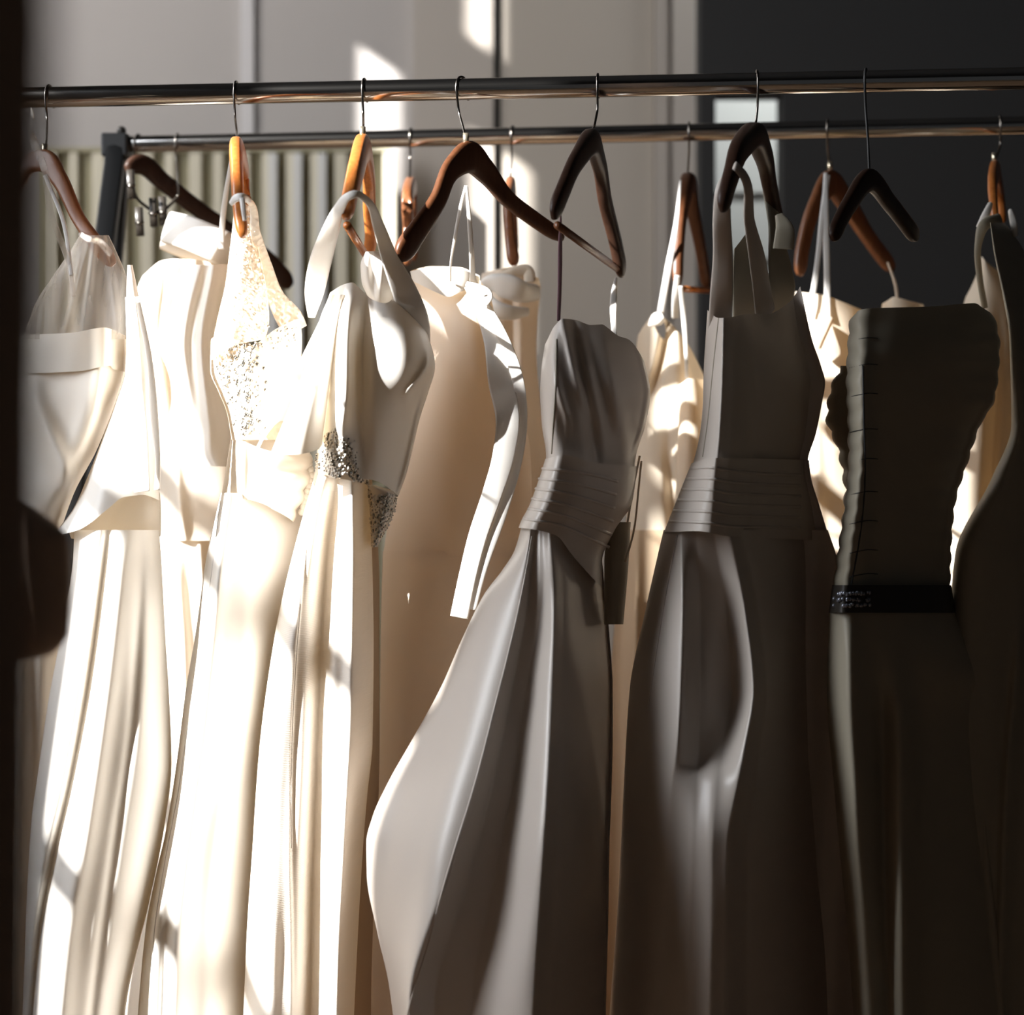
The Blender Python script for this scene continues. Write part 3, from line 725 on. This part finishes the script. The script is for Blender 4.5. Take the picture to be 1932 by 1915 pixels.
def scatter(piece, poly, n, rmin, rmax, seed, off=0):
    rg = random.Random(seed); out = []
    ys = [p[1] for p in poly]; xs = [p[0] for p in poly]
    def inside(x, y):
        c = False; j = len(poly) - 1
        for i in range(len(poly)):
            if (poly[i][1] > y) != (poly[j][1] > y) and x < (poly[j][0] - poly[i][0]) * (y - poly[i][1]) / (poly[j][1] - poly[i][1]) + poly[i][0]: c = not c
            j = i
        return c
    tries = 0; pts = []
    while len(out) < n and tries < n * 60:
        tries += 1
        x, y = rg.uniform(min(xs), max(xs)), rg.uniform(min(ys), max(ys))
        if not inside(x, y): continue
        r = rg.uniform(rmin, rmax)
        if any((x - a) ** 2 + (y - b) ** 2 < ((r + c) * F / 2.35 * .8) ** 2 for a, b, c in pts): continue
        pts.append((x, y, r)); out.append((*W(x, y, piece.at(x, y) - off - r * .4), r))
    return out
poly1 = [(618, 800), (662, 806), (664, 792), (672, 820), (686, 830), (688, 870), (694, 912), (668, 908), (655, 894), (632, 902), (612, 888), (597, 890), (594, 868), (604, 838)]
s1 = scatter(belt, poly1, 420, .0011, .0034, 3)
beads('crystal_beading', s1[::2], 'crystal', g, label='sparkling silver crystal beads across the belt front')
beads('pearl_beading', s1[1::2], 'pearl', g)
belt2 = Piece('belt_side', [(915, 692, 706), (930, 694, 748), (960, 697, 744), (1000, 699, 728), (1032, 700, 712)], 2.39, .04, 'ivory', g, crest=.5, nu=40, nv=20)
s2 = scatter(belt2, [(693, 908), (702, 935), (750, 932), (745, 965), (728, 1000), (712, 1032), (702, 1030), (698, 960)], 240, .001, .0028, 5)
beads('crystal_beading', s2[::2], 'crystal', g)
beads('pearl_beading', s2[1::2], 'pearl', g)

# F6: champagne gown with long ribbon loops
g = gown('plain champagne gown with long hanging ribbon loops under the open hanger', 860, 2.58)
b6 = Piece('bodice', [(528, 776, 905), (560, 785, 926), (640, 790, 940), (720, 780, 965), (850, 756, 1000), (950, 738, 1004), (1050, 722, 985)], 2.60, [(528, .05), (700, .08), (1050, .09)], 'champ', g, crest=.62, yaw=-.05,
      top=[(0, 512), (.25, 528), (.6, 540), (1, 548)], backtop=[(0, 510), (.3, 502), (.7, 504), (1, 520)],
      folds=[('r', .010, 40, [(865, 560), (880, 800), (860, 1050)]), ('s', -.012, 20, [(905, 600), (930, 720)], 50)], nu=100)
Piece('neckline_facing', [(504, 772, 900), (530, 778, 905), (562, 792, 890)], 2.555, .03, 'white', g, crest=.5, top=[(0, 512), (.3, 505), (.7, 506), (1, 522)], bot=[(0, 530), (.3, 550), (.55, 560), (.8, 548), (1, 540)], nu=50, nv=12)
Piece('skirt', [(1040, 722, 990), (1200, 718, 960), (1400, 716, 920), (1520, 712, 900), (1600, 690, 880), (1915, 670, 850), (2310, 650, 840)], 2.60, [(1040, .09), (1500, .10), (2310, .12)], 'champ', g, crest=.6, yaw=-.05,
      folds=[('r', .008, 40, [(830, 1040), (800, 1500), (760, 2300)]), ('r', -.012, 6, [(724, 1000), (720, 1250), (712, 1480), (700, 1560)], 60)], nu=100)
ribbon('ribbon_loop', [(880, 540, 2.52, 10), (905, 575, 2.515, 26), (932, 640, 2.50, 40), (945, 720, 2.46, 48), (958, 790, 2.41, 46), (950, 860, 2.40, 42), (926, 940, 2.395, 38), (902, 1010, 2.39, 36), (884, 1080, 2.385, 34), (866, 1165, 2.38, 34)], 'ribbon', g, thick=.0012, n=90)
ribbon('ribbon_loop', [(900, 545, 2.5, 10), (950, 640, 2.49, 22), (978, 720, 2.45, 22), (984, 800, 2.42, 22), (972, 880, 2.41, 22), (946, 970, 2.40, 20), (908, 1080, 2.39, 18), (890, 1150, 2.385, 16)], 'ribbon', g, thick=.0012, n=90)
ribbon('hanger_loop', [(878, 350, 2.45, 4), (868, 395, 2.46, 7), (858, 450, 2.47, 6), (850, 505, 2.5, 4), (850, 530, 2.52, 4)], 'ribbon', g)
ribbon('hanger_loop', [(880, 350, 2.45, 5), (886, 420, 2.46, 9), (890, 480, 2.48, 10), (892, 530, 2.52, 12)], 'ribbon', g)
ribbon('bow', [(880, 535, 2.5, 10), (900, 545, 2.49, 20), (918, 558, 2.49, 24), (912, 575, 2.49, 16)], 'ribbon', g)

# B3: gown with folded white neckline, back rack
g = gown('gown with crumpled folded white neckline on the back rack beside the champagne gown', 980, 2.95)
Piece('bodice', [(505, 912, 1006), (540, 905, 1020), (600, 900, 1014), (660, 900, 1012), (760, 905, 1020), (900, 905, 1040), (1100, 890, 1060)], 2.95, .07, 'champ', g, crest=.4, top=[(0, 516), (.3, 508), (.75, 502), (.9, 520), (1, 524)],
      folds=[('r', .012, 14, [(985, 520), (990, 1000)]), ('r', -.01, 10, [(965, 520), (968, 1000)])], nu=70)
ribbon('folded_neckline', [(908, 545, 2.86, 24, .2), (925, 535, 2.84, 34, .4), (955, 540, 2.83, 48, .3), (990, 552, 2.84, 40, .2), (1014, 552, 2.87, 30, 0)], 'white', g, thick=.006)
ribbon('folded_neckline', [(912, 560, 2.85, 26, 0), (930, 580, 2.83, 34, .3), (960, 590, 2.83, 30, .3), (995, 588, 2.85, 16, 0)], 'white', g, thick=.006)
ribbon('folded_neckline', [(935, 528, 2.88, 10), (965, 514, 2.87, 20, .4), (996, 512, 2.87, 22, .2), (1000, 532, 2.87, 22, 0)], 'cream', g, thick=.004)
Piece('skirt', [(1080, 890, 1060), (1500, 880, 1090), (2000, 860, 1110)], 2.96, .08, 'champ', g, crest=.4)

# F7: oyster strapless gown with draped sash
g = gown('oyster satin strapless gown with pleated sash, flared skirt and side seam', 1060, 2.38)
b7 = Piece('bodice', [(600, 1040, 1150), (625, 1033, 1180), (650, 1028, 1203), (700, 1021, 1220), (740, 1019, 1227), (800, 1022, 1218), (860, 1030, 1200), (900, 1030, 1196)], 2.40, [(600, .05), (740, .10), (900, .08)], 'taupe', g, crest=.2, yaw=.05,
      top=[(0, 650), (.08, 615), (.2, 601), (.42, 604), (.6, 613), (.78, 612), (.86, 634), (.94, 640), (1, 680)], backtop=[(0, 650), (.2, 612), (.6, 625), (1, 690)],
      folds=[('s', -.012, 10, [(1052, 640), (1050, 860)], 40), ('r', .012, 9, [(1065, 610), (1085, 700), (1110, 790)], 60), ('r', -.014, 12, [(1080, 610), (1105, 760), (1125, 860)], 60), ('r', .008, 8, [(1050, 720), (1070, 790)], 40), ('r', .008, 14, [(1140, 640), (1165, 760), (1180, 850)], 60), ('r', -.007, 10, [(1110, 640), (1150, 800)], 50)], nu=120)
sk7 = Piece('skirt', [(990, 985, 1136), (1040, 970, 1134), (1075, 948, 1138), (1120, 914, 1142), (1200, 874, 1150), (1300, 830, 1156), (1400, 775, 1156), (1480, 730, 1154), (1540, 703, 1152), (1590, 691, 1150), (1650, 692, 1149), (1760, 712, 1147), (1860, 734, 1144), (1990, 750, 1142), (2310, 790, 1140)], [(990, 2.42), (1300, 2.40), (1600, 2.345), (2310, 2.31)], [(990, .05), (1150, .05), (2310, .05)], 'taupe', g,
      crest=.5, nu=220, yaw=.10,
      prof=[(1000, [(985, 0), (1001, .030), (1010, .024), (1022, .030), (1038, .045), (1056, .040), (1136, -.02)]),
            (1120, [(914, 0), (984, .050), (998, .038), (1022, .052), (1046, .075), (1066, .060), (1142, -.02)]),
            (1300, [(830, 0), (944, .075), (966, .052), (992, .060), (1042, .112), (1062, .088), (1156, -.02)]),
            (1500, [(725, 0), (890, .100), (925, .066), (965, .070), (1032, .150), (1056, .120), (1153, -.02)]),
            (1650, [(692, 0), (846, .105), (885, .068), (935, .076), (1022, .160), (1050, .125), (1149, -.02)]),
            (1900, [(736, 0), (772, .090), (820, .060), (890, .072), (1006, .165), (1040, .125), (1144, -.02)]),
            (2310, [(790, 0), (800, .040), (840, .040), (880, .085), (980, .150), (1020, .115), (1140, -.02)])])
sh7 = Piece('sash', [(862, 1030, 1203), (900, 1018, 1200), (950, 1000, 1192), (1000, 978, 1160), (1060, 975, 1136), (1110, 975, 1136)], 2.40, [(862, .085), (1110, .08)], 'taupe', g, crest=.2, yaw=.05, off=.012,
      top=[(0, 866), (.2, 858), (.5, 872), (1, 880)], bot=[(0, 996), (.12, 998), (.4, 1010), (.6, 1040), (.8, 1075), (1, 1110)],
      folds=[('r', .005, 40, [(1060, 860), (1060, 1000)])] + [], nu=90, nv=60, seed=2)
# pleats in the sash as thin stitched cords of cloth
for k in range(6):
    y0 = 884 + k * 19
    pts = [(1022 - k * 6.5 + 2, y0), (1060, y0 + 3 + k * 2), (1110, y0 + 10 + k * 5), (1165 - k * 3, y0 + 24 + k * 6)]
    seam(sh7, pts, g, 'taupe', r=.0022, lift=-.0006, name='pleat', n=30)
seam(b7, [(1050, 640), (1048, 740), (1044, 800), (1041, 856)], g, 'shade', r=.0011)
seam(sk7, [(1003, 1012), (992, 1080), (974, 1170), (955, 1250), (932, 1340), (912, 1420), (890, 1500), (862, 1590), (835, 1680), (808, 1780), (775, 1890), (760, 1960)], g, 'taupe', r=.0014)
ribbon('hanger_loop', [(1058, 405, 2.26, 3), (1057, 460, 2.3, 8), (1056, 540, 2.33, 8), (1054, 605, 2.36, 7)], 'mauve', g, label='thin dark mauve hanging ribbon')
ribbon('hanger_loop', [(1162, 525, 2.62, 5), (1158, 560, 2.58, 13), (1157, 595, 2.53, 12), (1160, 640, 2.48, 10)], 'ribbon', g, label='white hanging ribbon')
ribbon('corset_lacing', [(1207, 860, 2.42, 4), (1195, 920, 2.41, 4), (1184, 985, 2.4, 4)], 'cream', g)
ribbon('corset_lacing', [(1210, 870, 2.42, 4), (1204, 930, 2.41, 4), (1196, 1000, 2.4, 4), (1180, 1060, 2.4, 4)], 'cream', g)
Piece('sash_tail', [(985, 1150, 1190), (1060, 1140, 1186), (1178, 1140, 1176)], 2.44, .02, 'shade', g, nu=30, nv=24)

# B4: cream chiffon gown on back rack
g = gown('cream gown with scooped cups and white straps between the two oyster gowns', 1260, 2.98)
Piece('bodice', [(590, 1224, 1258), (620, 1206, 1300), (660, 1200, 1322), (740, 1190, 1336), (900, 1186, 1345), (1010, 1180, 1345)], 3.0, .08, 'cream', g, crest=.5, top=[(0, 632), (.22, 592), (.45, 640), (.62, 596), (.8, 640), (1, 720)],
      folds=[('r', -.03, 9, [(1262, 600), (1252, 660), (1232, 740)], 40), ('r', .014, 20, [(1280, 620), (1290, 900)], 60), ('r', -.018, 10, [(1262, 860), (1270, 1000)], 60)], nu=90)
Piece('cup', [(714, 1282, 1330), (740, 1276, 1336), (775, 1280, 1338), (900, 1276, 1340), (1000, 1270, 1340)], 2.90, .05, 'cream', g, crest=.4, top=[(0, 728), (.4, 714), (1, 716)], nu=40, nv=40)
Piece('skirt', [(1000, 1176, 1345), (1300, 1150, 1345), (2000, 1120, 1360)], 3.0, .08, 'lining', g, crest=.5, folds=[('r', .02, 14, [(1200, 1000), (1190, 2000)])])
ribbon('strap', [(1284, 340, 2.92, 4), (1276, 420, 2.9, 9), (1262, 500, 2.9, 13), (1246, 590, 2.92, 13)], 'ribbon', g)
ribbon('strap', [(1278, 520, 2.88, 10), (1274, 560, 2.9, 12), (1274, 600, 2.93, 14)], 'ribbon', g)
ribbon('strap', [(1284, 540, 2.88, 8), (1290, 600, 2.9, 9), (1294, 660, 2.9, 7), (1296, 715, 2.9, 7)], 'ribbon', g)
ribbon('puff', [(1228, 612, 2.92, 10), (1240, 602, 2.91, 26), (1250, 596, 2.91, 18)], 'white', g, thick=.008)

# F8: wide-strap gown
g = gown('oyster wide-strap gown with pleated waistband, lit on its left edge only', 1380, 2.38)
ribbon('shoulder_strap', [(1382, 318, 2.26, 16, .3), (1366, 350, 2.24, 26, .2), (1362, 405, 2.25, 34), (1364, 480, 2.29, 38), (1361, 560, 2.325, 44), (1357, 630, 2.39, 44)], 'taupe', g, thick=.0025)
ribbon('shoulder_strap', [(1386, 312, 2.24, 20, -.5), (1402, 330, 2.25, 24, -.6), (1414, 420, 2.3, 34, -.6), (1430, 500, 2.35, 52, -.5), (1444, 600, 2.44, 60, -.4)], 'taupe', g, thick=.0025)
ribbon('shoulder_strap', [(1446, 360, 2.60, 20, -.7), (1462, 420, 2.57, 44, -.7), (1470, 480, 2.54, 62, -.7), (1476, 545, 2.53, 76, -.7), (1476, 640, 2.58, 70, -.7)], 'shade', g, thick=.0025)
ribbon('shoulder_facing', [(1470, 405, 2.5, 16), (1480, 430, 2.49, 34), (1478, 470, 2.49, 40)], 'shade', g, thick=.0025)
Piece('back_facing', [(430, 1392, 1425), (480, 1384, 1432), (540, 1382, 1440), (620, 1382, 1440)], 2.52, .015, 'shade', g, yaw=.07, top=[(0, 470), (.5, 440), (1, 425)], nu=40, nv=24)
b8 = Piece('bodice', [(540, 1338, 1510), (640, 1331, 1532), (690, 1328, 1549), (722, 1327, 1557), (760, 1326, 1551), (820, 1320, 1539), (872, 1308, 1524), (910, 1296, 1532)], 2.44, [(560, .05), (910, .05)], 'taupe', g, crest=.2, yaw=.08,
      top=[(0, 585), (.12, 600), (.25, 598), (.4, 592), (.6, 592), (.85, 570), (1, 540)],
      prof=[(560, [(1338, 0), (1366, .05), (1380, .045), (1420, -.01), (1520, -.04)]), (720, [(1327, 0), (1362, .06), (1380, .050), (1425, -.01), (1557, -.05)]), (910, [(1296, 0), (1352, .06), (1374, .050), (1420, -.01), (1532, -.04)])],
      nu=110)
sk8 = Piece('skirt', [(1000, 1252, 1562), (1060, 1238, 1580), (1150, 1218, 1585), (1300, 1188, 1590), (1500, 1176, 1600), (1700, 1166, 1620), (1915, 1150, 1640), (2310, 1130, 1660)], 2.44, [(1000, .05), (2310, .06)], 'taupe', g,
      crest=.4, nu=220, yaw=.06,
      prof=[(1000, [(1252, 0), (1285, .035), (1312, .030), (1345, .030), (1376, .045), (1400, .020), (1562, -.08)]),
            (1150, [(1218, 0), (1288, .060), (1322, .025), (1370, .020), (1406, .060), (1430, .015), (1585, -.10)]),
            (1300, [(1188, 0), (1284, .080), (1322, .040), (1380, .030), (1422, .085), (1446, .020), (1590, -.12)]),
            (1420, [(1180, 0), (1276, .090), (1318, .065), (1362, .075), (1404, .110), (1432, .040), (1595, -.12)]),
            (1480, [(1177, 0), (1268, .088), (1314, .094), (1354, .110), (1392, .126), (1425, .055), (1600, -.12)]),
            (1600, [(1172, 0), (1262, .085), (1308, .117), (1344, .136), (1372, .134), (1410, .080), (1606, -.12)]),
            (1900, [(1150, 0), (1240, .085), (1300, .130), (1340, .150), (1366, .140), (1410, .080), (1640, -.12)]),
            (2310, [(1130, 0), (1220, .090), (1290, .140), (1330, .155), (1360, .140), (1410, .080), (1660, -.12)])])
sh8 = Piece('waistband', [(866, 1308, 1526), (900, 1294, 1530), (950, 1274, 1545), (1006, 1252, 1562)], 2.44, [(866, .055), (1006, .055)], 'taupe', g, crest=.2, yaw=.08, off=.010,
      prof=[(860, [(1308, 0), (1352, .06), (1374, .050), (1420, -.01), (1526, -.04)]), (1006, [(1252, 0), (1340, .06), (1370, .055), (1410, .0), (1562, -.05)])], top=[(0, 874), (.15, 864), (1, 868)], bot=[(0, 1004), (.2, 1002), (.4, 1012), (1, 1020)],
      nu=100, nv=40)
for k in range(6):
    y0 = 884 + k * 20
    seam(sh8, [(1304 - k * 8, y0), (1340, y0 - 2 + k), (1375, y0 + 4 + k), (1440, y0 + 10), (1510, y0 + 12)], g, 'taupe', r=.0022, lift=-.0006, name='pleat', n=30)
seam(b8, [(1356, 600), (1345, 700), (1336, 790), (1326, 862)], g, 'shade', r=.001)
seam(sk8, [(1278, 1010), (1262, 1090), (1240, 1220), (1222, 1340)], g, 'taupe', r=.0012)

# B5: cream gown between F8 and F9
g = gown('cream gown with pale ribbon ends glowing between the two darkest gowns', 1560, 2.98)
Piece('bodice', [(548, 1500, 1620), (600, 1500, 1640), (700, 1500, 1640), (900, 1500, 1640), (1100, 1500, 1640)], 2.98, .07, 'cream', g, crest=.45, top=[(0, 550), (.4, 556), (1, 590)],
      folds=[('r', .01, 14, [(1530, 600), (1545, 1100)]), ('s', -.008, 4, [(1500, 668), (1510, 690)], 30)], nu=60)
Piece('skirt', [(1090, 1500, 1640), (2000, 1480, 1660)], 2.98, .07, 'cream', g, nu=40)
ribbon('ribbon', [(1562, 330, 2.94, 10), (1552, 400, 2.92, 10), (1544, 480, 2.91, 10), (1532, 560, 2.9, 11), (1524, 590, 2.9, 11)], 'ribbon', g)
ribbon('ribbon', [(1558, 326, 2.94, 8), (1557, 400, 2.92, 13), (1560, 500, 2.91, 12), (1561, 600, 2.9, 12)], 'ribbon', g)
ribbon('ribbon_end', [(1560, 598, 2.89, 30), (1550, 625, 2.88, 26), (1540, 655, 2.885, 20)], 'cream', g, thick=.006)
ribbon('hanger_loop', [(1675, 495, 3.0, 4), (1690, 540, 2.98, 6), (1694, 584, 2.96, 6)], 'cream', g)
Piece('shoulder_peak', [(560, 1672, 1720), (575, 1664, 1742), (600, 1660, 1745)], 2.96, .03, 'cream', g, top=[(0, 572), (.3, 560), (1, 574)], nu=30, nv=10)

# F9: boned bodice gown in shade
g = gown('shaded gown with boned strapless bodice and narrow jewelled belt', 1720, 2.42)
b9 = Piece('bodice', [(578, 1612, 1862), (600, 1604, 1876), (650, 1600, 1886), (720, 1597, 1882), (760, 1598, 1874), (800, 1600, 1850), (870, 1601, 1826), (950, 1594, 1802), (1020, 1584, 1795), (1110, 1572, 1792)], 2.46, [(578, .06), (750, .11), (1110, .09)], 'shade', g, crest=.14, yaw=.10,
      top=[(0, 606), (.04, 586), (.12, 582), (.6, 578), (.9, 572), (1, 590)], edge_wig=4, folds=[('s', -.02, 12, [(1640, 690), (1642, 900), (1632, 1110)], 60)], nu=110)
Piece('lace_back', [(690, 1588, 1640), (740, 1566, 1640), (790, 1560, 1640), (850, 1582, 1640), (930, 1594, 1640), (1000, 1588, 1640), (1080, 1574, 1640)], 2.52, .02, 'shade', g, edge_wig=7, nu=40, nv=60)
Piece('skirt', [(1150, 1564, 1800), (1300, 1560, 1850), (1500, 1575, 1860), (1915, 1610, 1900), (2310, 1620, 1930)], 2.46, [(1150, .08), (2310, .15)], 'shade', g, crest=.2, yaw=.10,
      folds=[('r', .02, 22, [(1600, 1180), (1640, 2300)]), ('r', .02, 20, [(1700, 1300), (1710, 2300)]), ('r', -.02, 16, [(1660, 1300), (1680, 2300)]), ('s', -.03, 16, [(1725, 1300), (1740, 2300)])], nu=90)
bb = Piece('belt', [(1104, 1570, 1795), (1156, 1564, 1802)], 2.46, .095, 'plastic', g, crest=.14, yaw=.10, off=.006, nu=60, nv=8)
it = []
for k in range(70):
    px = 1573 + RNG.uniform(0, 70); py = RNG.choice([1120, 1131, 1142]) + RNG.uniform(-2, 2)
    it.append((*W(px, py, bb.at(px, py) - .002), RNG.uniform(.0018, .0032)))
beads('belt_jewels', it, 'crystal_dark', g)
for pts in ([(1628, 690), (1630, 800), (1632, 900), (1624, 1000), (1606, 1105)],):
    seam(b9, pts, g, 'blackmetal', r=.0012, name='boning_seam')
for yy in (640, 690, 745, 812, 868, 930, 985, 1040, 1085):
    seam(b9, [(1603, yy + 4), (1620, yy), (1638, yy - 3), (1656, yy - 2)], g, 'blackmetal', r=.0006, name='stitching', n=12)

# B6: cream gown at right
g = gown('cream gown glimpsed between the boned bodice gown and the far right gown', 1850, 3.0)
Piece('gown_body', [(480, 1850, 1862), (560, 1822, 1930), (640, 1800, 1940), (900, 1770, 1950), (2000, 1740, 1960)], 3.0, .07, 'cream', g, crest=.45, top=[(0, 560), (.2, 484), (1, 520)],
      folds=[('r', .014, 14, [(1862, 640), (1840, 1060)]), ('r', -.014, 10, [(1885, 640), (1862, 1060)])], nu=70)

# F10: far right gown
g = gown('dark shaded gown cut off by the right edge, pale collar tips on amber hanger', 1960, 2.44)
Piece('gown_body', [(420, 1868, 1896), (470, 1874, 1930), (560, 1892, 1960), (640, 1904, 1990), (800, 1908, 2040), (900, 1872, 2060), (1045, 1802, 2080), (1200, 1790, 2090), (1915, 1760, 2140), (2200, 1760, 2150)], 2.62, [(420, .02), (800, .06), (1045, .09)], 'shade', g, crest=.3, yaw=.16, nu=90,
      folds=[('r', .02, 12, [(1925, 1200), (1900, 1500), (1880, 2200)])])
ribbon('collar', [(1868, 385, 2.68, 10), (1858, 410, 2.66, 16), (1848, 430, 2.66, 14)], 'white', g, thick=.004)
ribbon('collar', [(1906, 398, 2.7, 8), (1912, 420, 2.68, 14), (1916, 446, 2.68, 8)], 'white', g, thick=.004)
ribbon('strap', [(1886, 412, 2.66, 20), (1858, 424, 2.64, 22), (1846, 460, 2.64, 14), (1848, 520, 2.66, 12), (1858, 580, 2.68, 12)], 'shade', g, thick=.004)

# ---------------------------------------------------------------- foreground left
c = thing('curtain', (X(-60, .45), .45, 0.0), 'dark brown curtain out of focus along the left edge', 'curtain')
V, Fc = [], []
nz, nx = 60, 60
for j in range(nz + 1):
    z = 0.02 + 2.3 * j / nz
    for i in range(nx + 1):
        x = -.2415 + .12 * i / nx + .0058 + .002 * math.sin(z * 5)
        y = .45 + .012 * math.sin(i * .9) + .004 * math.sin(i * .37 + z * 2)
        V.append((x, y, z))
for j in range(nz):
    for i in range(nx):
        b = j * (nx + 1) + i; Fc.append((b, b + 1, b + nx + 2, b + nx + 1))
o = mesh('fabric', V, Fc, 'curtain', c)
md = o.modifiers.new('thick', 'SOLIDIFY'); md.thickness = .003
DB = 1.5
b = thing('coat', W(40, 1240, DB), 'dark brown coat out of focus in front of the leftmost gown', 'coat')
Piece('sleeve', [(940, -80, 40), (985, -90, 104), (1020, -90, 132), (1100, -90, 134), (1190, -90, 130), (1235, -90, 100), (1250, -80, 20)], DB, .05, 'bundle', b, crest=.5, nu=60, nv=40, folds=[('r', .01, 14, [(60, 950), (80, 1240)])])
Piece('coat_body', [(600, -220, -10), (940, -220, 12), (1250, -220, 12), (1915, -260, 20), (2900, -260, 30)], DB + .02, .05, 'bundle', b, crest=.5, nu=40, nv=60)
